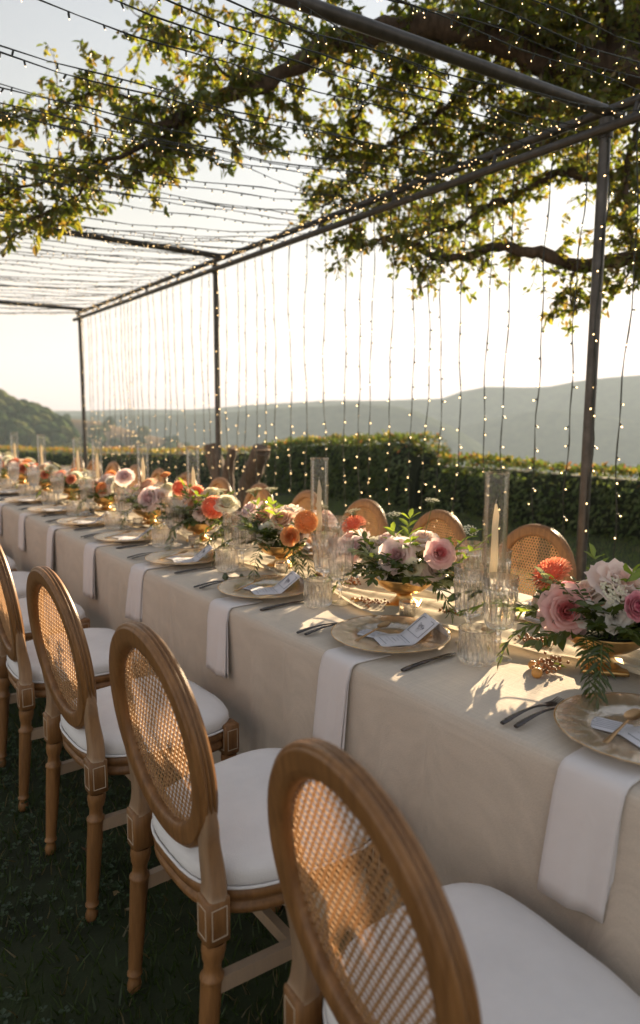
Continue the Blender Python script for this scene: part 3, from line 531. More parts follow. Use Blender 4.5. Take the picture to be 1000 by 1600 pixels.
for j, (x, z) in enumerate(prof):
    dn = np.clip((.735-z)/.72, 0, 1)**1.3; sg = -1 if j < npf/2 else 1
    V[:, j, 0] = x+sg*dn*(.012+np.abs(fold)*1.5+.02*dn**3*(1+np.sin(Yc*13+np.sin(Yc*5))))+ (dn > 0)*fold*dn*.9; V[:, j, 1] = Yc; V[:, j, 2] = z
    if sg*0 == 0 and z < .735: V[:, j, 0] += sg*.0075*np.clip((.735-z)/.2, 0, 1)**.5*(np.sin(Yc*5.3+2.2*np.sin(Yc*1.7)+.9)+.6*np.sin(Yc*12.1+1.5*np.sin(Yc*2.3)+z*1.5))
    if .749 < z: V[:, j, 2] += .0012*vnoise(np.stack([np.full(ny, x), Yc], 1), 3, 9)+.0008*np.sin(x*30+Yc*3)+.0022*np.exp(-((Yc-1.9)/.006)**2)+.002*np.exp(-((Yc-3.75)/.006)**2)
for cy_ in (.32, 1.02, 1.62, 2.42, 2.95, 3.85, 4.9):   # pressed vertical creases on the drop
    for j in range(14): V[:, j, 0] -= .009*np.exp(-((Yc-cy_)/.014)**2)
mb = MB(); mb.add(V, np.array([(i*npf+j, i*npf+j+1, (i+1)*npf+j+1, (i+1)*npf+j) for i in range(ny-1) for j in range(npf-1)]))
tcl = mb.build('tablecloth', M['cloth'], label='beige linen tablecloth draped to the grass over the long table', cat='tablecloth')
m = MB(); nyr = 420; Yr = np.linspace(-.5, 9.9, nyr)
def runner(u, v):
    yv = -.5+10.4*v; e = .13+.035*math.sin(yv*5.1)+.02*math.sin(yv*11.7+1); x = 1.61+.05*math.sin(yv*2.3)+(u-.5)*2*e
    z = .7545+.006+.010*abs(math.sin(u*9+yv*4+2*math.sin(yv*3)))**1.5*(.4+.6*math.sin(yv*2+u*3)**2)+(.016 if u < .06 or u > .94 else 0)*abs(math.sin(yv*6))
    return (x, yv, z)
grid(m, runner, 26, nyr); m.build('table_runner', M['gauze'], label='crumpled cream gauze runner along the middle of the table', cat='table runner')
# ------------------------------------------------------------------ chairs
def outline(n=48, front=.238, back=-.215, hw_f=.245, hw_b=.205):
    P = []
    for i in range(n):
        a = 2*math.pi*i/n; c, s = math.cos(a), math.sin(a); e = 2/4.6 if c > 0 else 2/2.6
        x = abs(c)**e*(front if c > 0 else -back)*(1 if c > 0 else -1); tt = (x-back)/(front-back); y = abs(s)**(2/3.3)*(1 if s > 0 else -1)*(hw_b+(hw_f-hw_b)*tt); P.append((x, y))
    return np.array(P)
def loop_sweep(mb, O, sec, m=0):
    """O (n,2) closed outline, sec list of (outward offset, z)"""
    T = np.roll(O, -1, 0)-np.roll(O, 1, 0); T /= np.linalg.norm(T, axis=1)[:, None]; Nn = np.stack([T[:, 1], -T[:, 0]], 1); n = len(O)
    V = np.array([np.column_stack([O+Nn*a, np.full(n, z)]) for a, z in sec]); F = [(i*n+j, i*n+(j+1) % n, (i+1)*n+(j+1) % n, (i+1)*n+j) for i in range(len(sec)-1) for j in range(n)]
    mb.add(V, np.array(F), m); return V
def tilt(z): return -.197-(z-.49)*.135      # back plane x at height z
def make_chair():
    t = empty('chair'); t['category'] = 'chair'; O = outline()
    m = MB(); V = loop_sweep(m, O, [(-.035, .395), (-.006, .395), (-.002, .400), (-.002, .412), (-.008, .416), (-.008, .424), (0, .428), (.002, .440), (-.002, .450), (-.010, .455), (-.035, .455)]); m.build('seat_rail', M['wood'], t)
    m = MB(); S = [(.955, .452), (.985, .457), (1.0, .468), (.998, .484), (.972, .496), (.86, .506), (.65, .511), (.35, .515), (.12, .517), (.002, .517)]
    nO = len(O); cv_ = np.array([np.column_stack([O*q, np.full(nO, z)]) for q, z in S]); cv_[:, :, 2] += (.0022*vnoise(cv_[:, :, :2], 5, 14)+.0012*vnoise(cv_[:, :, :2], 6, 40))*(np.arange(len(S)) > 2)[:, None]; cv_[:, :, :2] *= 1+.004*vnoise(cv_, 8, 22)[:, :, None]
    m.add(cv_, np.array([(i*nO+j, i*nO+(j+1) % nO, (i+1)*nO+(j+1) % nO, (i+1)*nO+j) for i in range(len(S)-1) for j in range(nO)])); cs = m.build('seat_cushion', M['cushion'], t)
    m = MB(); T3 = np.column_stack([O*.985*1.02, np.full(len(O), .4555)]); sweep(m, np.vstack([T3, T3[:1]]), circ(6, .0035), cap=False); m.build('piping', M['cushion'], cs)
    # oval back frame
    cz, az_, ay = .735, .212, .199; th = np.arange(64)*2*math.pi/64; w, d = .026, .019
    sec = [(-w, -d*.55), (-w, d*.55), (-w+.006, d*.9), (-w*.3, d), (w*.55, d), (w*.68, d*.98), (w*.72, d*.74), (w*.80, d*.74), (w*.98, d*.62), (w*1.02, d*.36), (w*.84, d*.26), (w*.84, d*.16), (w*1.06, d*.06), (w*1.06, -d*.06), (w*.84, -d*.16), (w*.84, -d*.26), (w*1.02, -d*.36), (w*.98, -d*.62), (w*.80, -d*.74), (w*.72, -d*.74), (w*.68, -d*.98), (w*.55, -d), (-w*.3, -d), (-w+.006, -d*.9)]
    V = []
    for a in th:
        nrm = np.array([math.cos(a)/ay, math.sin(a)/az_]); nrm /= np.linalg.norm(nrm)
        for r_, q in sec:
            y, z = ay*math.cos(a)+nrm[0]*r_, cz+az_*math.sin(a)+nrm[1]*r_; V.append((tilt(z)+q, y, z))
    k = len(sec); m = MB(); m.add(np.array(V), np.array([(i*k+j, i*k+(j+1) % k, ((i+1) % 64)*k+(j+1) % k, ((i+1) % 64)*k+j) for i in range(64) for j in range(k)])); m.build('oval_frame', M['wood'], t)
    # cane: lattice with open holes, thin double weave
    px, pz = .0152, .01316; m = MB(); iy, iz = ay-.020, az_-.020; VV, FF = [], []
    for r_ in range(-17, 18):
        for c in range(-14, 15):
            y0, z0 = (c+.5*(r_ % 2))*px, r_*pz
            if (y0/iy)**2+(z0/iz)**2 > 1.0: continue
            b = len(VV); n6 = 6
            for kk in range(6):
                a = math.pi/6+kk*math.pi/3; VV.append((tilt(cz+z0+.00878*math.sin(a))+.0012, y0+.00878*math.cos(a), cz+z0+.00878*math.sin(a)))
            for kk in range(6):
                a = math.pi/6+kk*math.pi/3; VV.append((tilt(cz+z0)-.0010, y0+.0051*math.cos(a), cz+z0+.0055*math.sin(a)))
            for kk in range(6): FF.append((b+kk, b+(kk+1) % 6, b+6+(kk+1) % 6, b+6+kk))
    m.add(np.array(VV), np.array(FF)); m.build('cane_panel', M['cane'], t, smooth=False)
    for s in (-1, 1):
        # upright from oval to block
        P = catmull([(tilt(.72), s*.203, .72), (tilt(.64), s*.196, .64), (tilt(.58), s*.180, .58), (tilt(.53)+.0, s*.176, .53), (-.201, s*.181, .49), (-.205, s*.185, .462)], 4)
        q = MB(); sweep(q, P, [(-.019, -.021), (-.019, .021), (-.013, .025), (.013, .025), (.019, .021), (.019, -.021), (.013, -.025), (-.013, -.025)], scale=np.interp(np.linspace(0, 1, len(P)), [0, .25, .6, 1], [.35, .72, .92, 1])); q.build('upright', M['wood'], t)
    flu = lambda z: np.where((z > .05) & (z < .285), .075, 0.0)
    lp = [(.0, .0), (.013, .0), (.0165, .008), (.0175, .018), (.015, .03), (.0115, .038), (.0135, .042), (.0185, .046), (.0185, .050), (.0145, .055), (.0155, .07), (.0185, .18), (.0205, .283), (.0205, .287), (.024, .293), (.024, .299), (.018, .305), (.0175, .325), (.022, .337), (.023, .347), (.0245, .352), (.0245, .362), (.023, .372)]
    for x, s, sp in ((-.205, -1, -.03), (-.205, 1, -.03), (.195, -1, 0), (.195, 1, 0)):
        y = s*(.185 if x < 0 else .212); q = MB(); lathe(q, lp, 24, flute=flu)
        v = q.v[0]; v[:, 0] += sp*np.clip((.372-v[:, 2])/.372, 0, 1); v += np.array([x, y, 0]); lg = q.build('leg', M['wood'], t)
        q = MB(); box(q, (x, y, .4215), (.050, .050, .096), b=.004); bl = q.build('block', M['wood'], lg)
        q = MB()
        for ax, sg in ((0, 1), (0, -1), (1, s)):
            for (u0, v0, du, dv) in ((0, .031, .034, .0022), (0, -.031, .034, .0022), (-.016, 0, .0022, .062), (.016, 0, .0022, .062)):
                cc = (x+sg*.0255, y+u0, .4215+v0) if ax == 0 else (x+u0, y+sg*.0255, .4215+v0); sz = (.0016, du, dv) if ax == 0 else (du, .0016, dv); box(q, cc, sz, b=.0005)
        q.build('inlay', M['wood_pale'], lg, smooth=False)
    for s in (-1, 1):
        q = MB(); P = np.array([(-.222, s*.186, .275), (0, s*.196, .27), (.19, s*.210, .275)]); sweep(q, P, [(-.017, -.010), (-.017, .010), (.017, .010), (.017, -.010)]); q.build('stretcher', M['wood'], t, smooth=False)
    q = MB(); sweep(q, np.array([(-.02, -.19, .27), (-.02, 0, .27), (-.02, .19, .27)]), [(-.015, -.010), (-.015, .010), (.015, .010), (.015, -.010)]); q.build('stretcher', M['wood'], t, smooth=False)
    return t
ORD = ['nearest', 'second', 'third', 'fourth', 'fifth', 'sixth', 'seventh', 'eighth', 'ninth', 'tenth', 'eleventh', 'twelfth', 'thirteenth', 'fourteenth', 'fifteenth', 'sixteenth']
def nth(i): return 'nearest the camera' if i == 0 else '%s from the camera' % ORD[i]
chair0 = make_chair(); first = True
near_y = [.624, 1.285, 1.96, 2.63, 3.30, 3.95, 4.60, 5.25, 5.9, 6.55]
far_y = [1.957, 2.598, 3.214, 3.84, 4.47, 5.10, 5.73, 6.36, 6.99, 7.62, 8.25, 8.88]
for i, yv in enumerate(near_y):
    c = chair0 if i == 0 else copy_tree(chair0); c.location = ((.772, .768, .758)[i] if i < 3 else .752+random.uniform(-.012, .012), yv, -.010 if i == 0 else 0); c.rotation_euler = (0, 0, R([-5, 0, 1.5, -1, 2, 0, -2, 1, 0, 1][i]))
    tag(c, 'oval cane-backed wooden chair with white seat in the shaded near row, %s' % nth(i), 'chair', 'chairs along the near side of the table')
for i, yv in enumerate(far_y):
    c = copy_tree(chair0); c.location = (2.488, yv, -.08); c.rotation_euler = (0, 0, math.pi+R(random.uniform(-3, 3)))
    tag(c, 'sunlit oval cane chair back on the hedge side of the table, %s' % nth(i), 'chair', 'chairs along the far side of the table')

# ------------------------------------------------------------------ table ware
def plate_mesh():
    m = MB(); k = 96; prof = [(.001, .006), (.085, .006), (.098, .008), (.106, .016), (.118, .019), (.150, .0215), (.168, .0235), (.172, .0225), (.168, .0185), (.12, .0145), (.105, .009), (.09, .001), (.001, .001)]
    pr = np.array(prof); a = np.arange(k)*2*math.pi/k; V = []
    for i, (r_, z) in enumerate(prof):
        wob = 1+(.007*np.sin(a*5+.7)+.004*np.sin(a*9+2)+.003*np.sin(a*23))*(r_ > .14)
        zz = z+(.0007*np.sin(a*17+i)+.0008*np.sin(a*31))*(r_ > .1); V.append(np.stack([r_*wob*np.cos(a), r_*wob*np.sin(a), zz], 1))
    m.add(np.array(V), np.array([(i*k+j, i*k+(j+1) % k, (i+1)*k+(j+1) % k, (i+1)*k+j) for i in range(len(prof)-1) for j in range(k)])); return m
PLATE = plate_mesh().mesh('charger_plate', M['plate'])
m = MB(); lathe(m, [(.1715, .0225), (.1728, .0234), (.1716, .0240), (.1704, .0234)], 96); RIM = m.mesh('rim', M['gold'])
def tumbler_mesh():
    m = MB(); fl = lambda z: np.where((z > .012) & (z < .066), .055, 0.0)
    lathe(m, [(.001, .004), (.040, .002), (.044, .006), (.0455, .013), (.047, .05), (.0475, .066), (.048, .07), (.0485, .092), (.0475, .0935), (.0465, .092), (.0455, .066), (.0435, .02), (.041, .015), (.001, .014)], 44, flute=fl); return m
TUMB = tumbler_mesh().mesh('tumbler', M['crystal'], False)
def goblet_mesh():
    m = MB(); fl = lambda z: np.where((z > .088) & (z < .19), .06, 0.0)
    lathe(m, [(.001, .003), (.033, .0015), (.036, .003), (.030, .006), (.012, .010), (.0065, .018), (.0055, .045), (.0085, .055), (.0055, .066), (.010, .078), (.020, .084), (.031, .090), (.036, .10), (.040, .14), (.044, .187), (.0445, .194), (.0465, .226), (.0458, .227), (.0437, .194), (.0415, .17), (.0385, .14), (.034, .105), (.026, .096), (.001, .094)], 40, flute=fl); return m
GOB = goblet_mesh().mesh('goblet', M['crystal'], False)
m = MB(); lathe(m, [(.001, .003), (.022, .002), (.026, .006), (.0275, .05), (.0275, .058), (.0265, .0585), (.0255, .05), (.024, .012), (.001, .012)], 36, flute=lambda z: np.where((z > .01) & (z < .045), .03, 0.)); TEA = m.mesh('tealight_glass', M['crystal'])
m = MB(); lathe(m, [(.001, .014), (.019, .014), (.019, .026), (.001, .027)], 20); TEAW = m.mesh('wax', M['wax'])
def flat_strip(mb, pts, w, th, m=0):
    """pts: (s, z) path in local x; ribbon of width w along y and thickness th"""
    P = np.array([(a, 0, z) for a, z in pts]); T = np.gradient(P, axis=0); T /= np.linalg.norm(T, axis=1)[:, None]; Nn = np.stack([-T[:, 2], 0*T[:, 0], T[:, 0]], 1); n = len(P)
    w = np.broadcast_to(np.asarray(w, float), (n,)); V = []
    for sy in (-.5, -.17, .17, .5): V.append(P+np.stack([0*w, sy*w, 0*w], 1))
    top = np.stack(V, 1); bot = top-Nn[:, None]*th; A = np.concatenate([top, bot[:, ::-1]], 1); k = 8
    F = [(i*k+j, i*k+(j+1) % k, (i+1)*k+(j+1) % k, (i+1)*k+j) for i in range(n-1) for j in range(k)]; mb.add(A, F, m); mb.add(A[0], [tuple(range(8))[::-1]], m); mb.add(A[-1], [tuple(range(8))], m); return mb
def knife(length=.21):
    m = MB(); n = 14; s = np.linspace(0, 1, n); w = np.interp(s, [0, .03, .45, .52, .56, .9, 1], [.005, .008, .0065, .004, .008, .0095, .002]); th = np.interp(s, [0, .05, .45, .55, 1], [.003, .0045, .004, .0016, .0008])
    sweepv = []
    for i in range(n):
        for a in range(8): sweepv.append((s[i]*length, w[i]*math.cos(a*math.pi/4), .005+th[i]*math.sin(a*math.pi/4)+.003*math.sin(s[i]*3.1)))
    m.add(sweepv, [(i*8+a, i*8+(a+1) % 8, (i+1)*8+(a+1) % 8, (i+1)*8+a) for i in range(n-1) for a in range(8)]); m.add(sweepv[:8], [tuple(range(8))[::-1]]); return m
def fork():
    m = MB(); n = 12; s = np.linspace(0, 1, n); L = .145; w = np.interp(s, [0, .04, .6, .8, 1], [.006, .0085, .004, .0035, .010]); sv = []
    for i in range(n):
        for a in range(8): sv.append((s[i]*L, w[i]*math.cos(a*math.pi/4), .0055+.003*math.sin(a*math.pi/4)*(1-.4*s[i])+.010*math.sin(s[i]*2.6)))
    m.add(sv, [(i*8+a, i*8+(a+1) % 8, (i+1)*8+(a+1) % 8, (i+1)*8+a) for i in range(n-1) for a in range(8)]); m.add(sv[:8], [tuple(range(8))[::-1]])
    for q in (-.0085, -.0028, .0028, .0085): tube(m, [(L-.004, q*.8, .0105), (L+.012, q, .008), (L+.035, q, .007), (L+.055, q*.95, .013)], [.0022, .002, .0017, .001], 6)
    return m
def spoon():
    m = MB(); n = 10; s = np.linspace(0, 1, n); L = .11; w = np.interp(s, [0, .06, .7, 1], [.004, .0065, .0028, .003]); sv = []
    for i in range(n):
        for a in range(8): sv.append((s[i]*L, w[i]*math.cos(a*math.pi/4), .004+.0022*math.sin(a*math.pi/4)))
    m.add(sv, [(i*8+a, i*8+(a+1) % 8, (i+1)*8+(a+1) % 8, (i+1)*8+a) for i in range(n-1) for a in range(8)])
    grid(m, lambda u, v: (L+.022+.025*v*math.cos(u*6.283), .0155*v*math.sin(u*6.283)*(1-.12*math.cos(u*6.283)), .0065-.006*(1-v*v)), 20, 5, closed_u=True)
    grid(m, lambda u, v: (L+.022+.025*v*math.cos(u*6.283), .0155*v*math.sin(u*6.283)*(1-.12*math.cos(u*6.283)), .0052-.006*(1-v*v)), 20, 5, closed_u=True); return m
KNIFE, FORK, SPOON = knife().mesh('knife', M['cutlery']), fork().mesh('fork', M['cutlery']), spoon().mesh('spoon', M['bronze'])
def card_parts():
    """menu card: lower panel flat, upper panel bent up; printed frame and lines"""
    hing = .095; up = R(38); L2 = .088; pts = [(0, .0)]+[(x, .0+.0015*math.sin(x*40)) for x in np.linspace(.02, hing-.01, 5)]+[(hing, .003), (hing+.008*math.cos(up), .003+.008*math.sin(up))]+[(hing+q*math.cos(up), .003+q*math.sin(up)) for q in np.linspace(.02, L2, 6)]
    a = MB(); flat_strip(a, pts, .105, .0012)
    back = MB(); bx, bz = hing+L2*math.cos(up), .003+L2*math.sin(up); flat_strip(back, [(bx, bz), (bx+.004, bz-.001), (bx+.022, .034), (bx+.035, .004)], .105, .001)
    ink = MB(); rr = np.random.default_rng(4)
    def up_pt(u, w): return (hing+u*math.cos(up)-.0009*math.sin(up), w, .003+u*math.sin(up)+.0009*math.cos(up))
    def bar(p, q, pt, r_=.0006): tube(ink, [pt(*p), pt(*q)], r_, 4)
    for p, q in (((.016, -.040), (.078, -.040)), ((.016, .040), (.078, .040)), ((.016, -.040), (.016, .040)), ((.078, -.040), (.078, -.017)), ((.078, .017), (.078, .040))): bar(p, q, up_pt, .0007)
    sp = np.linspace(0, 1, 60); pl = [up_pt(.048+.008*math.sin(s*30)*(1-.4*s)+.004*math.sin(s*13), .016-.036*s+.004*math.sin(s*41)) for s in sp]; tube(ink, pl, .00045, 4)
    for k in range(3): bar((.036-.004*k, -.012+.002*k), (.036-.004*k, .012-.003*k), up_pt, .0004)
    fl = lambda u, w: (u, w, .0011+.0015*math.sin(u*40))
    for k in range(7):
        u = .085-.0115*k; wd = rr.uniform(.015, .036)
        if k % 3 == 2: wd = .012
        w0 = -wd
        while w0 < wd-.004:
            w1 = min(wd, w0+rr.uniform(.005, .012)); bar((u, w0), (u, w1), fl, .0004 if k % 3 else .0007); w0 = w1+.002
    return a.mesh('card', M['paper']), back.mesh('card_back', M['paper']), ink.mesh('print', M['ink'])
CARD, CBACK, CPRINT = card_parts()
def napkin_mesh(seed):
    m = MB(); r = np.random.default_rng(seed); drop = .25+r.uniform(-.03, .03)
    for lay, off, wd in ((0, 0, .128), (1, -.006, .12)):
        pts = [(.13, .0035), (.08, .0035), (.03, .0035), (.008, .003), (-.004, -.002), (-.0125, -.012), (-.0165, -.03)]+[(-.018-.018*(q/drop), -q) for q in np.linspace(.05, drop-off*3-lay*.02, 9)]
        P = np.array(pts); n = len(P); nu = 13; dn = np.clip(-P[:, 1]/drop, 0, 1); V = np.zeros((2, n, nu, 3)); U = np.linspace(-.5, .5, nu)
        for j, u in enumerate(U):
            fx = .004*np.sin(u*8+seed)*dn+.002*np.sin(u*17+seed*2)*dn; skew = .018*dn*(1 if seed % 2 else -.6)
            for q in range(2): V[q, :, j] = np.stack([P[:, 0]-off*.6*(dn > 0)+lay*.003*(dn > 0)-fx-(0 if q == 0 else -.0018)*(dn > 0), u*wd*(1+.05*dn)+skew-.012*lay*dn, P[:, 1]-(0 if q == 0 else .0022)*(dn == 0)-lay*.0025*(dn == 0)-.012*(u+.5)*(dn > .97)*(1 if seed % 2 else 0)], 1)
        F = [(i*nu+j, i*nu+j+1, (i+1)*nu+j+1, (i+1)*nu+j) for i in range(n-1) for j in range(nu-1)]; A, Bq = V[0].reshape(-1, 3), V[1].reshape(-1, 3)
        N0 = n*nu; G = [tuple(reversed([x+N0 for x in f])) for f in F]; rim = []
        bd = [j for j in range(nu)]+[i*nu+nu-1 for i in range(1, n)]+[(n-1)*nu+j for j in range(nu-2, -1, -1)]+[i*nu for i in range(n-2, 0, -1)]
        for a_, b_ in zip(bd, bd[1:]+bd[:1]): rim.append((b_, a_, a_+N0, b_+N0))
        m.add(np.vstack([A, Bq]), F+G+rim)
    return m
NAPK = [napkin_mesh(s).mesh('napkin', M['napkin']) for s in range(4)]
near_set = [.655, 1.405, 2.085, 2.755, 3.42, 4.09, 4.76, 5.43, 6.10, 6.77, 7.44]
near_nap = [.572, 1.318, 1.975, 2.70, 3.325]
def place(nm, me, loc, rz, label, cat, group): return link(nm, me, None, Matrix.Translation(loc) @ Matrix.Rotation(rz, 4, 'Z'), label=label, cat=cat, group=group)
Z0 = TZ+.001
def seat(i, x, yv, sgn, side, group):
    """sgn +1: guest faces +X"""
    w = 'at the %s place%s, %s' % (ORD[i], ' from the camera' if i else ' to the camera', side); f = 0 if sgn > 0 else math.pi; rr = random.Random(i*7+(sgn > 0)*3)
    T = Matrix.Translation((x, yv, Z0)) @ Matrix.Rotation(f, 4, 'Z')
    p = empty('charger_plate', mat=T @ Matrix.Translation((0, 0, .0045)) @ Matrix.Rotation(rr.uniform(0, 6), 4, 'Z'), label='textured amber glass charger plate '+w, cat='plate', group='charger plates, '+group); link('dish', PLATE, p); link('rim', RIM, p)
    rz = R(rr.uniform(-28, -16)) if sgn > 0 else R(rr.uniform(-10, 15))
    c = empty('menu_card', mat=T @ Matrix.Translation((-.02, -.02, .0135)) @ Matrix.Rotation(rz, 4, 'Z') @ Matrix.Translation((-.04, 0, 0)), label='folded white menu card on the plate '+w, cat='menu card', group='menu cards, '+group)
    link('card', CARD, c); link('card_back', CBACK, c); link('print', CPRINT, c)
    c = empty('place_card', mat=T @ Matrix.Translation((-.055, .055, .0135)) @ Matrix.Rotation(R(18), 4, 'Z'), label='flat white card beside the menu '+w, cat='place card', group='place cards, '+group)
    m_ = PCARD[0]; link('card', m_, c); link('print', PCARD[1], c)
    link('spoon', SPOON, None, T @ Matrix.Translation((-.125, .012, .018)) @ Matrix.Rotation(R(-8), 4, 'Y') @ Matrix.Rotation(R(8+rr.uniform(-6, 6)), 4, 'Z'), label='small bronze spoon across the cards '+w, cat='spoon', group='spoons, '+group)
    for k, (dx, dy) in enumerate(((-.185, .205), (-.175, .178))):
        link('fork', FORK, None, T @ Matrix.Translation((dx, dy, .002)) @ Matrix.Rotation(R(-2+rr.uniform(-4, 4)), 4, 'Z'), label='dark metal %s fork %s' % (('outer', 'inner')[k], w), cat='fork', group='forks, '+group)
    link('knife', KNIFE, None, T @ Matrix.Translation((-.14, -.195, 0)) @ Matrix.Rotation(R(rr.uniform(-4, 4)), 4, 'Z'), label='dark metal knife '+w, cat='knife', group='knives, '+group)
    tx = [.07, .068, .05, .07][i % 4]
    link('tumbler', TUMB, None, T @ Matrix.Translation((tx, -.258, 0)), label='fluted crystal tumbler '+w, cat='tumbler', group='tumblers, '+group)
    for k, (dx, dy) in enumerate(((.165, -.145), (.135, -.275))):
        link('goblet', GOB, None, T @ Matrix.Translation((dx, dy, 0)) @ Matrix.Rotation(rr.uniform(0, 3), 4, 'Z'), label='%s tall fluted crystal goblet %s' % (('inner', 'outer')[k], w), cat='goblet', group='goblets, '+group)
m = MB(); flat_strip(m, [(0, 0), (.03, .001), (.06, .0)], .09, .001); m2 = MB()
for k in range(5): tube(m2, [(.012+.009*k, -.03+.004*(k % 3), .0016), (.012+.009*k, .03-.006*(k % 2), .0016)], .0004, 4)
PCARD = (m.mesh('card', M['paper']), m2.mesh('print', M['ink']))
for i, yv in enumerate(near_set):
    seat(i, 1.30, yv, 1, 'chair side', 'near side')
    ny_ = near_nap[i]+.064 if i < 5 else yv-.02
    link('napkin', NAPK[i % 4] if i else NAPK[1], None, Matrix.Translation((TX0-.001, ny_, TZ+.002)) @ Matrix.Rotation(R([3, -2, 1, 2][i % 4]), 4, 'Z'), label='white linen napkin hanging over the near table edge, %s' % nth(i), cat='napkin', group='napkins hanging over the near edge')
far_set = [1.23]+far_y[:11]
for i, yv in enumerate(far_set): seat(i, 1.885, yv, -1, 'hedge side', 'far side')
# candles in glass chimneys
def candle(i, x, y, h=1.0):
    t = empty('candlestick', (x, y, Z0+.002), label='ivory taper candle in bronze holder under clear glass chimney, %s' % nth(i), cat='candlestick', group='candlesticks with glass chimneys')
    m = MB(); lathe(m, [(.001, .0), (.036, .0), (.038, .004), (.034, .009), (.016, .014), (.010, .022), (.009, .032), (.013, .038), (.0095, .046), (.0085, .075), (.012, .082), (.0085, .09), (.013, .104), (.038, .112), (.040, .118), (.014, .121), (.013, .128), (.001, .128)], 24); m.build('holder', M['bronze'], t)
    m = MB(); n = 9; hh = [.27, .275, .26, .28, .27][i % 5]; P = [(.0015*math.sin(q*2+i), .001*math.cos(q*3), .118+hh*q/8) for q in range(n)]; tube(m, P, np.interp(np.arange(n)/8, [0, .93, 1], [.0125, .0085, .003]), 14); cnd = m.build('candle', M['wax'], t)
    m = MB(); q = P[-1]; tube(m, [q, (q[0], q[1], q[2]+.008), (q[0]+.002, q[1], q[2]+.014)], .0008, 5); m.build('wick', M['wick'], cnd)
    m = MB(); lathe(m, [(.0345, .119), (.0358, .13), (.0358, .47), (.0362, .482), (.0342, .482), (.0336, .47), (.0336, .131)], 40); m.build('glass_chimney', M['tubeglass'], t)
for i, (x, y) in enumerate([(1.6, 1.288), (1.6, 2.158), (1.6, 3.267), (1.6, 3.94), (1.6, 4.76), (1.63, 5.29), (1.63, 6.3), (1.63, 7.28), (1.6, 8.3)]): candle(i, x, y)
for i, (x, y) in enumerate([(1.50, 1.545), (1.73, 2.94), (1.50, 2.28), (1.49, 3.05), (1.7, 1.0), (1.5, 3.8), (1.68, 2.1), (1.5, 4.6)]):
    t = empty('tealight', (x, y, Z0), label='small ribbed tealight glass beside the flower bowl, %s' % nth(i), cat='tealight', group='tealight glasses'); link('glass', TEA, t); link('wax', TEAW, t)
# ------------------------------------------------------------------ flowers
FR = np.random.default_rng(17)
PET = {}
def petal_geo(r0, h, A, opn, curl, ruf, seed, nu=7, nv=6, notch=0.0):
    r = np.random.default_rng(seed); ph = r.uniform(0, 6.28, 3); V = []
    for j in range(nv):
        v = j/(nv-1); a = math.radians(A)*max(.16, 1-abs(1.9*(v-.56))**2.6)**.5 if abs(1.9*(v-.56)) < 1 else math.radians(A)*.22
        if j == nv-1: a = math.radians(A)*.60
        for i in range(nu):
            u = 2*i/(nu-1)-1; rr = r0*(.18+.82*math.sin(min(1, v*1.25)*math.pi/2))+opn*v**1.7+curl*max(0, v-.72)**1.3*1.6*(.55+.45*u*u)
            zz = h*(math.sin(min(v, 1)*1.45)/math.sin(1.45))-.10*h*u*u*v-curl*1.1*max(0, v-.78)**1.4
            w = ruf*v*v*(math.sin(u*4.2+ph[0])+.6*math.sin(u*9+ph[1])); f = u*a; rr += w; zz += .5*ruf*v*math.sin(u*5+ph[2])
            V.append((rr*math.cos(f), rr*math.sin(f), zz))
    F = [(j*nu+i, j*nu+i+1, (j+1)*nu+i+1, (j+1)*nu+i) for j in range(nv-1) for i in range(nu-1)]
    return np.array(V), np.array(F)
ROSE = [(3, .04, .43, 85, -.01, 0, .004, 1), (3, .08, .44, 80, -.015, 0, .006, 1), (4, .125, .445, 64, -.01, .01, .008, 1), (4, .17, .44, 60, .0, .03, .010, 1), (5, .215, .425, 54, .02, .06, .012, 0), (5, .26, .39, 52, .05, .12, .014, 0), (6, .30, .31, 48, .11, .22, .018, 0), (5, .30, .18, 50, .19, .28, .02, 0)]
RANU = [(3, .05, .34, 85, -.02, 0, .003, 1), (4, .10, .38, 70, -.03, 0, .004, 1), (5, .16, .40, 58, -.04, 0, .005, 1), (6, .22, .40, 48, -.03, 0, .006, 0), (6, .28, .38, 46, .0, .02, .008, 0), (7, .34, .34, 42, .04, .05, .010, 0), (7, .38, .26, 42, .09, .10, .012, 0)]
LISI = [(2, .06, .34, 70, .0, 0, .01, 1), (3, .15, .46, 68, .05, .02, .02, 0), (3, .22, .44, 66, .13, .10, .03, 0), (3, .26, .34, 60, .2, .2, .035, 0)]
PEONY = [(4, .06, .34, 75, .02, .02, .02, 1), (5, .12, .38, 62, .04, .04, .03, 1), (5, .19, .40, 56, .05, .05, .035, 0), (6, .26, .38, 50, .07, .08, .035, 0), (6, .32, .34, 48, .11, .14, .04, 0), (6, .34, .20, 46, .18, .22, .04, 0)]
LAYERS = {'rose': ROSE, 'ranunculus': RANU, 'lisianthus': LISI, 'peony': PEONY}
def pet(kind, li, var, col):
    k = (kind, li, var, col)
    if k not in PET:
        c = LAYERS[kind][li]; V, F = petal_geo(*c[1:7], seed=li*7+var*31+1); PET[k] = (MB().add(V, F).mesh('petal', PM[col][c[7]]), V, F)
    return PET[k]
BLOOM = {}
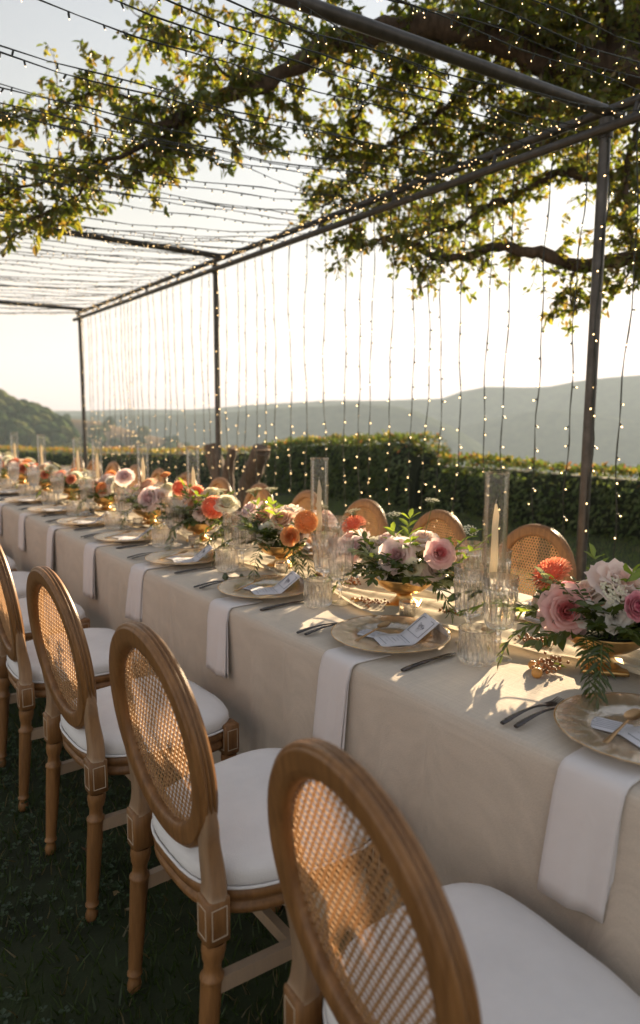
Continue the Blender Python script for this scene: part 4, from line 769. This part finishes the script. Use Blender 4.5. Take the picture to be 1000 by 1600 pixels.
def dahlia_geo(kind):
    m = MB(); n = 150 if kind == 'dahlia' else 46
    pv = np.array([(0, 0, 0), (-.055, .07, .018), (0, .07, -.004), (.055, .07, .018), (-.045, .14, .035), (0, .145, .012), (.045, .14, .035), (0, .195, .03)]); pf = np.array([(0, 2, 1), (0, 3, 2), (1, 2, 5), (1, 5, 4), (2, 3, 6), (2, 6, 5), (4, 5, 7), (5, 6, 7)])
    r = np.random.default_rng(3)
    if kind == 'dahlia':
        k = np.arange(n); th = np.radians(8+112*((k+.5)/n)**.62); ph = k*2.39996; d = np.stack([np.sin(th)*np.cos(ph), np.sin(th)*np.sin(ph), np.cos(th)], 1)
        p = d*np.array([.34, .34, .24])*.92+np.array([0, 0, .2]); rad_ = np.stack([np.cos(ph), np.sin(ph), 0*ph], 1); dr = d*.75+rad_*.45*(np.sin(th)[:, None])+r.normal(0, .07, (n, 3)); s = .5+.62*(k/n); cv, cf = blob(7, 12, 2); m.add(cv*np.array([.30, .30, .20])+np.array([0, 0, .19]), [tuple(f) for f in cf], 1)
        m.inst(pv, pf, frame_mats(p, dr, s*1.05, roll=.05, rng=r), np.where(k < n*.45, 1, 0))
    else:
        for ring, (cnt, rad, tilt_, ln) in enumerate(((18, .12, .35, 1.9), (18, .11, .55, 1.7), (14, .10, .9, 1.0))):
            a = np.arange(cnt)*6.283/cnt+ring*.17; d = np.stack([np.cos(a), np.sin(a), np.full(cnt, math.tan(tilt_)*.6)], 1); p = np.stack([rad*np.cos(a), rad*np.sin(a), np.full(cnt, .17+.012*ring)], 1)
            m.inst(pv, pf, frame_mats(p, d, ln*r.uniform(.92, 1.08, cnt), roll=.05, rng=r), 0 if ring < 2 else 1)
        q = np.arange(60); rr_ = .12*np.sqrt((q+.5)/60); bv, bf = blob(4, 5, 2); Mx = np.zeros((60, 4, 4)); Mx[:, 0, 0] = Mx[:, 1, 1] = .018; Mx[:, 2, 2] = .03; Mx[:, 3, 3] = 1; Mx[:, 0, 3] = rr_*np.cos(q*2.4); Mx[:, 1, 3] = rr_*np.sin(q*2.4); Mx[:, 2, 3] = .20+.03*(1-rr_/.12); m.inst(bv, bf, Mx, 2)
    return m
def umbel_geo():
    m = MB(); r = np.random.default_rng(8); tips = []
    for k in range(30):
        th = math.radians(64)*math.sqrt((k+.5)/30); ph = k*2.4; e = np.array([.44*math.sin(th)*math.cos(ph), .44*math.sin(th)*math.sin(ph), .28+.16*math.cos(th)])+r.normal(0, .02, 3)
        tube(m, [(0, 0, 0), (e[0]*.4, e[1]*.4, e[2]*.55), tuple(e)], [.014, .009, .007], 3, 1); tips.append(e)
    pv = np.array([(0, 0, 0), (-.022, .03, .008), (.022, .03, .008), (0, .055, .004)]); pf = np.array([(0, 2, 1), (1, 2, 3)])
    P, D = [], []
    for e in tips:
        for j in range(4):
            c = e+r.normal(0, .035, 3)*np.array([1, 1, .4])
            for q in range(5): a = q*1.257+j; P.append(c); D.append((math.cos(a), math.sin(a), .25))
    m.inst(pv, pf, frame_mats(P, D, 1.0, roll=.15, rng=r), 0); return m
def bloom(kind, col):
    k = (kind, col)
    if k not in BLOOM:
        BLOOM[k] = umbel_geo().mesh('florets', [M['floret'], M['stem']]) if kind == 'umbel' else dahlia_geo(kind).mesh('bloom', [PM[col][0], PM[col][1], M['darkcenter']])
    return BLOOM[k]
WORD = {'pink': 'deep pink', 'pinkpale': 'pale pink', 'mauve': 'mauve pink', 'blush': 'blush', 'cream': 'cream', 'peach': 'peach', 'white': 'white', 'coral': 'coral red', 'orange': 'orange', 'magenta': 'magenta', 'red': 'dark red'}
KN = {'rose': 'rose', 'ranunculus': 'ranunculus', 'lisianthus': 'lisianthus', 'dahlia': 'dahlia', 'gerbera': 'gerbera daisy', 'umbel': 'lacy umbel flower', 'peony': 'peony'}
OBN = {'rose': 'rose', 'ranunculus': 'ranunculus', 'lisianthus': 'lisianthus', 'dahlia': 'dahlia', 'gerbera': 'gerbera', 'umbel': 'umbel_flower', 'peony': 'peony'}
TAKEN = {}
def flower(kind, col, pos, size, face, root, bowl_i, split, group):
    z = Vector(face).normalized(); x = Vector((0, 0, 1)).cross(z) if abs(z.z) < .98 else Vector((1, 0, 0)); x.normalize(); y = z.cross(x)
    Rm = Matrix((x, y, z)).transposed().to_4x4() @ Matrix.Rotation(FR.uniform(0, 6.28), 4, 'Z'); c = Vector(pos)-z*size*.22
    W = Matrix.Translation(c) @ Rm @ Matrix.Scale(size, 4)
    rx, ry, rz_ = pos[0]-1.58, pos[1]-root[1], pos[2]-.94
    where = ('high ' if rz_ > .03 else 'low ' if rz_ < -.025 else '')+('on the chair side' if rx < -.03 else 'on the hedge side' if rx > .03 else 'in the middle')+(', far end' if ry > .05 else ', camera end' if ry < -.05 else '')
    lab = '%s %s %s, %s flower bowl' % (WORD[col], KN[kind], where, 'nearest' if bowl_i == 0 else ORD[bowl_i]); q = TAKEN.get(lab, 0); TAKEN[lab] = q+1
    if q: lab = ('small ', 'smaller ', 'tiny ', 'smallest ')[min(q, 4)-1]+lab
    t = empty(OBN[kind], mat=W, label=lab, cat=KN[kind].split()[-1] if kind != 'umbel' else 'flower', group='flowers in the gold bowls')
    if kind in LAYERS:
        J = MB()
        for li, c_ in enumerate(LAYERS[kind]):
            for q in range(c_[0]):
                ang = li*1.1+q*2*math.pi/c_[0]+FR.uniform(-.15, .15); Lm = Matrix.Rotation(ang, 4, 'Z') @ Matrix.Rotation(FR.uniform(-.06, .06), 4, 'Y'); me, V, F = pet(kind, li, int(FR.integers(0, 3)), col)
                if split and li >= 3: link('petal', me, t, Lm)
                else: J.inst(V, F, [np.array(Lm)], c_[7])
        J.build('heart' if split else 'bloom', [PM[col][0], PM[col][1]], t)
    else: link('florets' if kind == 'umbel' else 'bloom', bloom(kind, col), t)
    inv = W.inverted(); e = Vector((1.58+(pos[0]-1.58)*.25, root[1]+(pos[1]-root[1])*.25, .845)); p0 = c; p1 = c-z*size*.35; P = [inv @ p for p in (p0, p0.lerp(p1, .6), p1.lerp(e, .45), e)]
    m = MB(); rs_ = .0022/size; tube(m, catmull([tuple(p) for p in P], 4), rs_ if kind != 'umbel' else rs_*.6, 5)
    if kind in LAYERS:
        for a in range(5):
            b = np.array([(0, 0, 0), (-.05, .10, .0), (.05, .10, 0), (0, .26, .03)]); aa = a*1.257; mm = frame_mats([(0, 0, .0)], [(math.cos(aa), math.sin(aa), .2)], .9, roll=.05, rng=FR); m.inst(b, np.array([(0, 2, 1), (1, 2, 3)]), mm)
    m.build('stem', M['stem'], t)
    return t
LEAFS = {}
def leaf_mesh(k):
    if k not in LEAFS: LEAFS[k] = MB().add(TLV, TLF).mesh('leaf', (M['fol']+[M['variegated']])[k], False)
    return LEAFS[k]
def sprig(parent, o, base, d, length, kind, split, droop=.5, mat_i=0):
    """a leafy stem; base and direction in world axes, o world origin of the parent"""
    d = np.array(d, float); d /= np.linalg.norm(d); n = 10; P = [np.array(base, float)]; g = d.copy()
    for i in range(n-1):
        g = g+np.array([0, 0, -droop*.28*(i/n)])+FR.normal(0, .05, 3); g /= np.linalg.norm(g); P.append(P[-1]+g*length/(n-1))
        if P[-1][2] < TZ+.012 and TX0 < P[-1][0] < TX1: P[-1][2] = TZ+.012
    P = catmull(np.array(P), 2); n = len(P); T = np.gradient(P, axis=0); T /= np.linalg.norm(T, axis=1)[:, None]
    side = np.cross(T, [0, 0, 1.]); side /= np.linalg.norm(side, axis=1)[:, None]+1e-6; upv = np.cross(side, T)
    if kind == 'frond': cnt, ll, lw, ang, st = 15, .042, .46, .75, .15
    elif kind == 'ruscus': cnt, ll, lw, ang, st = 9, .050, 1.05, .8, .1
    elif kind == 'bush': cnt, ll, lw, ang, st = 14, .030, 1.2, 1.0, .1
    else: cnt, ll, lw, ang, st = 5, .055, .95, .7, .3
    pos, dr, sc_ = [], [], []
    for i in range(cnt):
        f = st+(1-st)*i/(cnt-1)*.97; u = f*(n-1)
        for s in (-1, 1):
            if FR.uniform() < .12: continue
            p = np.array([np.interp(u, range(n), P[:, k]) for k in range(3)]); k = int(u); dv = T[k]*math.cos(ang)+s*side[k]*math.sin(ang)+upv[k]*FR.normal(.05, .25)+np.array([0, 0, -.15])+FR.normal(0, .1, 3)
            l = ll*FR.uniform(.75, 1.2)*(1-.35*abs(f-.5)); pos.append(p); dr.append(dv); sc_.append((l*lw, l, l))
    pos.append(P[-1]); dr.append(T[-1]); sc_.append((ll*lw*.8, ll*.9, ll))
    Mx = frame_mats(np.array(pos)-o, dr, np.array(sc_), roll=.35, rng=FR); m = MB(); tube(m, P-o, np.linspace(.0018, .0008, n), 4, cap=False)
    if split:
        st_ = m.build('sprig', [M['stem']], parent)
        for q in Mx: link('leaf', leaf_mesh(mat_i), st_, Matrix(q.tolist()))
    else:
        m.inst(TLV, TLF, Mx, 1); m.build('sprig', [M['stem'], (M['fol']+[M['variegated']])[mat_i]], parent)
m = MB(); lathe(m, [(.001, .028), (.018, .028), (.020, .034), (.018, .040), (.022, .046), (.024, .050), (.030, .054), (.062, .062), (.086, .078), (.096, .096), (.0985, .101), (.101, .1025), (.1025, .1015), (.101, .097), (.090, .076), (.064, .057), (.034, .048), (.027, .044), (.025, .034), (.034, .022), (.046, .014)], 40)
BOWL = m.mesh('dish', M['gold'])
m = MB(); box(m, (0, 0, .0065), (.112, .112, .013), b=.004); BASE = m.mesh('base', M['gold'])
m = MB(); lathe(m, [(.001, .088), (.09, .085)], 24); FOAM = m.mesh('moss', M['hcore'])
B1 = [('rose', 'pink', (1.480, .961, .915), .105, (-.9, -.75, .35)), ('dahlia', 'coral', (1.560, 1.067, .984), .092, (-.45, .35, .75)), ('ranunculus', 'magenta', (1.580, 1.039, .938), .061, (-.5, .2, .9)), ('rose', 'blush', (1.560, .963, .951), .085, (-.5, .3, .85)), ('peony', 'pinkpale', (1.560, .862, .990), .125, (-.1, -.55, .85)), ('lisianthus', 'white', (1.490, .837, .928), .066, (-.75, -.6, .3)), ('umbel', 'white', (1.510, .864, .984), .055, (-.5, -.5, .7)), ('umbel', 'white', (1.500, .844, .968), .045, (-.7, -.6, .4)), ('ranunculus', 'orange', (1.560, .906, .914), .038, (-.8, -.4, .4)), ('ranunculus', 'magenta', (1.500, .791, .962), .059, (-.4, -.8, .3)), ('rose', 'blush', (1.600, 1.126, .884), .071, (-.5, .8, .3)), ('rose', 'pinkpale', (1.66, .93, .95), .08, (.6, 0, .8)), ('rose', 'cream', (1.62, .80, .93), .08, (.3, -.7, .6))]
B2 = [('rose', 'mauve', (1.500, 1.600, .950), .095, (-.9, -.7, .4)), ('rose', 'pink', (1.530, 1.437, .979), .075, (-.6, -.9, .5)), ('rose', 'blush', (1.620, 1.599, .989), .085, (-.3, -.2, .9)), ('rose', 'pinkpale', (1.580, 1.734, .966), .093, (-.4, .1, .95)), ('rose', 'cream', (1.540, 1.779, .941), .080, (-.7, .1, .6)), ('rose', 'cream', (1.510, 1.710, .911), .074, (-.9, -.1, .2)), ('peony', 'pinkpale', (1.580, 1.935, .930), .114, (-.6, .1, .7)), ('rose', 'mauve', (1.530, 1.844, .928), .091, (-.9, .1, .35)), ('dahlia', 'coral', (1.600, 1.945, 1.001), .081, (-.35, .2, .9)), ('umbel', 'white', (1.600, 1.726, 1.051), .049, (-.2, 0, 1)), ('umbel', 'white', (1.630, 1.575, 1.113), .046, (0, -.1, 1)), ('umbel', 'white', (1.580, 1.369, 1.048), .042, (-.2, -.6, .8)), ('umbel', 'white', (1.610, 1.957, 1.035), .057, (-.1, .2, 1)), ('rose', 'cream', (1.510, 1.535, .912), .056, (-.9, -.6, .1)), ('rose', 'blush', (1.67, 1.66, .95), .08, (.7, .1, .7))]
B3 = [('dahlia', 'orange', (1.520, 2.136, .991), .078, (-.7, -.8, .35)), ('ranunculus', 'orange', (1.490, 2.202, .927), .068, (-.8, -.6, .2)), ('rose', 'peach', (1.560, 2.367, .967), .096, (-.6, -.2, .8)), ('rose', 'peach', (1.580, 2.541, .956), .101, (-.7, .1, .7)), ('rose', 'mauve', (1.560, 2.627, .979), .103, (-.6, .3, .7)), ('rose', 'blush', (1.640, 2.414, .988), .110, (-.1, -.1, 1)), ('rose', 'cream', (1.510, 2.389, .915), .080, (-.9, -.2, .2)), ('rose', 'cream', (1.630, 2.723, .909), .084, (-.3, .6, .5)), ('umbel', 'white', (1.600, 2.508, 1.071), .056, (0, 0, 1)), ('umbel', 'white', (1.630, 2.70, 1.043), .075, (-.1, .2, 1)), ('rose', 'pinkpale', (1.680, 2.229, .985), .090, (.1, -.4, .9)), ('umbel', 'white', (1.62, 2.17, 1.03), .05, (0, -.2, 1))]
B4 = [('rose', 'cream', (1.500, 3.196, .891), .092, (-.9, -.2, .2)), ('dahlia', 'coral', (1.550, 2.956, .959), .093, (-.6, -.8, .4)), ('gerbera', 'coral', (1.580, 3.193, .998), .086, (-.8, -.6, .5)), ('rose', 'cream', (1.630, 3.127, 1.001), .092, (-.3, -.3, .9)), ('rose', 'peach', (1.540, 3.151, .949), .085, (-.9, -.4, .4)), ('rose', 'cream', (1.600, 2.912, .979), .093, (-.3, -.5, .8)), ('rose', 'blush', (1.630, 3.379, .961), .083, (-.5, .3, .8)), ('umbel', 'white', (1.640, 3.043, 1.015), .058, (0, 0, 1)), ('rose', 'pinkpale', (1.56, 3.30, .93), .08, (-.8, .2, .5)), ('rose', 'peach', (1.66, 3.2, .95), .08, (.5, 0, .8))]
B5 = [('rose', 'mauve', (1.520, 3.677, .932), .109, (-.9, -.6, .4)), ('dahlia', 'coral', (1.600, 3.433, 1.010), .070, (-.6, -.8, .5)), ('rose', 'peach', (1.610, 3.908, .986), .100, (-.6, .1, .8)), ('ranunculus', 'orange', (1.610, 3.645, 1.065), .051, (-.3, -.2, .9)), ('rose', 'blush', (1.580, 3.637, .943), .087, (-.6, -.6, .6)), ('rose', 'cream', (1.630, 3.659, .990), .073, (-.3, -.3, .9)), ('dahlia', 'red', (1.510, 3.985, .919), .062, (-.9, -.4, .3)), ('rose', 'pinkpale', (1.6, 4.05, .95), .09, (-.5, .3, .8)), ('rose', 'blush', (1.66, 3.83, .95), .08, (.4, 0, .9))]
B6 = [('dahlia', 'orange', (1.520, 4.45, .919), .078, (-.9, -.6, .2)), ('dahlia', 'red', (1.560, 4.712, .915), .074, (-.9, -.4, .2)), ('rose', 'mauve', (1.600, 4.25, 1.014), .095, (-.5, -.6, .6)), ('rose', 'white', (1.570, 4.432, .967), .065, (-.7, -.5, .5)), ('ranunculus', 'coral', (1.630, 4.716, .946), .062, (-.5, 0, .9)), ('rose', 'cream', (1.580, 4.310, .947), .08, (-.7, -.6, .4)), ('rose', 'blush', (1.640, 4.85, .929), .08, (-.4, .4, .8)), ('rose', 'pinkpale', (1.6, 4.58, .98), .09, (-.3, 0, 1)), ('dahlia', 'orange', (1.64, 4.62, 1.0), .07, (-.3, -.2, 1))]
BY = [.915, 1.645, 2.40, 3.16, 3.80, 4.56, 5.32, 6.08, 6.84, 7.60, 8.36, 9.1]
def rand_bowl(y, s):
    r = np.random.default_rng(s); L = []
    kinds = [('dahlia', 'orange'), ('dahlia', 'coral'), ('rose', 'cream'), ('rose', 'blush'), ('rose', 'pinkpale'), ('rose', 'white'), ('rose', 'mauve'), ('ranunculus', 'coral'), ('umbel', 'white'), ('rose', 'peach'), ('rose', 'cream')]
    for i, (k, c) in enumerate(kinds):
        a = i*2.4+r.uniform(-.3, .3); q = .06+.11*math.sqrt((i+.5)/11); p = (1.58+.7*q*math.cos(a), y+1.5*q*math.sin(a), .90+.09*(1-q/.17)+r.uniform(0, .035)+(.05 if k == 'umbel' else 0)); L.append((k, c, p, r.uniform(.06, .095), (p[0]-1.58-.05, (p[1]-y)*.6-.03, .09)))
    return L
BL = [B1, B2, B3, B4, B5, B6]+[rand_bowl(y, 50+i) for i, y in enumerate(BY[6:])]
for b, yv in enumerate(BY):
    ob = 'nearest' if b == 0 else ORD[b]; rt = np.array([1.58, yv, Z0+.008]); t = empty('flower_bowl', tuple(rt), R(38), label='gold pedestal bowl on a square foot, %s along the table' % nth(b), cat='bowl', group='gold pedestal bowls'); link('dish', BOWL, t); link('base', BASE, t); link('moss', FOAM, t)
    for k, c, p, s, f in BL[b]: flower(k, c, p, s*(1.24 if b < 3 else 1.3), f, (1.58, yv), b, b < 3, 'flowers')
    if b < 6:
        fr = np.random.default_rng(200+b)
        for i in range(9 if b else 5):
            a = 2.2+i*2.39996; p = (1.58+.085*math.cos(a), yv+.15*math.sin(a), fr.uniform(.885, .94)); k, c = [('rose', 'blush'), ('rose', 'pinkpale'), ('rose', 'cream'), ('lisianthus', 'white'), ('ranunculus', 'peach')][i % 5]
            flower(k, c, p, fr.uniform(.065, .088), (math.cos(a), math.sin(a)*.8, .45), (1.58, yv), b, False, 'flowers')
    o = np.array([1.58, yv, .84]); g = empty('greenery', tuple(o), label='dark green mixed foliage spilling out of the %s flower bowl' % ob, cat='greenery', group='greenery in the gold bowls'); sp = b < 2
    n1 = 44 if b < 4 else 20 if b < 7 else 10
    for i in range(n1):
        a = i*2.39996+.4*b; el = FR.uniform(.12, 1.0); d = (math.cos(a)*math.cos(el), math.sin(a)*math.cos(el)*1.3, math.sin(el)); base = o+np.array([math.cos(a)*.045, math.sin(a)*.055, .032])
        kd = ['ruscus', 'bush', 'ruscus', 'bush'][i % 4]; sprig(g, o, base, d, FR.uniform(.10, .17), kd, sp and i % 2 == 0, droop=.32, mat_i=[0, 0, 0, 2][i % 4] if i % 7 else 4)
    for i in range((3, 4, 4, 4)[b] if b < 4 else 3):   # trailing pepper fronds
        a = ([2.4, 1.9, 5.1, 4.6] if b < 2 else [3.6, 2.5, 4.4, 1.9])[i]+FR.uniform(-.2, .2); d = (math.cos(a)*.8, math.sin(a)*1.1, .12); base = o+np.array([math.cos(a)*.07, math.sin(a)*.08, .030]); sprig(g, o, base, d, FR.uniform(.20, .30), 'frond', False, droop=1.9, mat_i=1)
    if b < 4:
        for i in range(3): a = FR.uniform(0, 6.28); sprig(g, o, o+np.array([0, 0, .05]), (math.cos(a)*.5, math.sin(a)*.7, .9), FR.uniform(.14, .2), 'bright', False, droop=.3, mat_i=3)
    if b == 1: sprig(g, o, (1.60, 1.50, .90), (-.05, -.40, .62), .21, 'bright', True, droop=.2, mat_i=3); sprig(g, o, (1.59, 1.46, .90), (.05, -.5, .5), .17, 'bright', True, droop=.3, mat_i=3)
    if b == 0:
        sprig(g, o, (1.50, 1.02, .88), (-.25, .9, .12), .24, 'ruscus', True, droop=.6, mat_i=3); sprig(g, o, (1.52, 1.05, .87), (-.1, .95, .35), .26, 'ruscus', True, droop=.7, mat_i=0)
        for i in range(3): sprig(g, o, (1.50-.01*i, .87-.03*i+.05, .86), (-.7+.1*i, -.45+.08*i, .15), .22, 'frond', False, droop=2.2, mat_i=0)
    if b == 2:
        for i in range(4): sprig(g, o, (1.54, 2.50+.02*i, .88+.01*i), (-.45-.1*i, .85, .25), .30, 'frond', False, droop=1.7, mat_i=1)
        for i in range(3): sprig(g, o, (1.56, 2.30, .87), (-.35, -.85+.1*i, .1), .24, 'frond', False, droop=1.9, mat_i=1)
# berries and fruit lying on the cloth
bv, bf = blob(6, 9, 1); bv = bv/np.linalg.norm(bv, axis=1)[:, None]
def berry_sprig(i, x, y, ang, n, label):
    t = empty('berry_sprig', (x, y, Z0), ang, label=label, cat='berries'); m = MB(); q = np.linspace(0, 1, n); r = np.random.default_rng(i+60)
    c = np.stack([-.05+.10*q+r.normal(0, .006, n), r.normal(0, .016, n), .010+np.abs(r.normal(0, .009, n))], 1); s = r.uniform(.0032, .0052, n); Mx = np.zeros((n, 4, 4)); Mx[:, 0, 0] = Mx[:, 1, 1] = Mx[:, 2, 2] = s; Mx[:, 3, 3] = 1; Mx[:, :3, 3] = c
    MB().inst(bv, bf, Mx).build('berries', M['berry'], t, kind='stuff'); tube(m, [(-.07, 0, .006), (0, .004, .012), (.07, -.004, .008)], .0018, 5)
    for a in c[::3]: tube(m, [(a[0]-.01, 0, .01), tuple(a)], .0007, 3, cap=False)
    m.build('twig', M['twig'], t)
    for k in range(3): link('leaf', leaf_mesh(3 if k % 2 else 0), t, Matrix.Translation((.03*k-.05, .012*(k-1), .014)) @ Matrix.Rotation(R(50*k-60), 4, 'Z') @ Matrix.Diagonal((.022, .04, .04, 1)))
berry_sprig(0, 1.475, 1.0, R(200), 46, 'rust berry sprig beside three orange fruits by the nearest flower bowl'); berry_sprig(1, 1.50, 1.70, R(-60), 60, 'brown berry cluster in front of the second flower bowl'); berry_sprig(2, 1.655, 1.47, R(-40), 44, 'rust red berry sprig behind the menu card between the two nearest bowls')
berry_sprig(3, 1.60, 1.13, R(80), 50, 'dark rust berry cluster under the leaves of the nearest bowl'); berry_sprig(4, 1.63, 1.98, R(60), 46, 'red berry sprig behind the second tumbler by the goblet stems')
for i, (x, y, s, lab) in enumerate([(1.405, .985, .0135, 'largest round orange fruit nearest the cutlery'), (1.43, 1.005, .0125, 'middle orange fruit of the row of three'), (1.447, 1.028, .0115, 'smallest orange fruit beside the berry sprig end'), (1.475, 1.765, .012, 'small orange fruit beside the brown berry cluster'), (1.478, 1.792, .010, 'tiny green orange fruit at the end of the brown berry cluster')]):
    t = empty('fruit', (x, y, Z0), label=lab, cat='fruit', group='small round fruits on the cloth'); m = MB(); lathe(m, [(.001, .0), (s*.6, .1*s), (s*.95, .6*s), (s, s), (s*.9, 1.45*s), (s*.5, 1.85*s), (.12*s, 1.95*s), (.001, 1.88*s)], 18); m.build('body', M['fruit'], t)
    m = MB(); tube(m, [(0, 0, 1.88*s), (.001, 0, 2.15*s)], .0012, 5); m.build('stalk', M['twig'], t)
t = empty('poppy_pod_stem', (1.36, 2.27, Z0), R(-40), label='dry stem with two round seed pods beside the third charger plate', cat='seed pods'); m = MB(); tube(m, catmull([(-.10, .0, .014), (-.03, .012, .006), (.05, .004, .010), (.13, .02, .006)], 5), .0022, 5); m.build('stem', M['twig'], t)
for q in ((-.11, 0, .014, .013), (-.05, .025, .012, .009)):
    m = MB(); lathe(m, [(.001, -q[3]), (q[3]*.8, -.6*q[3]), (q[3], 0), (q[3]*.75, .7*q[3]), (q[3]*.4, q[3]), (q[3]*.7, 1.1*q[3]), (.001, 1.15*q[3])], 14, c=q[:3]); m.build('pod', M['fol'][2], t)
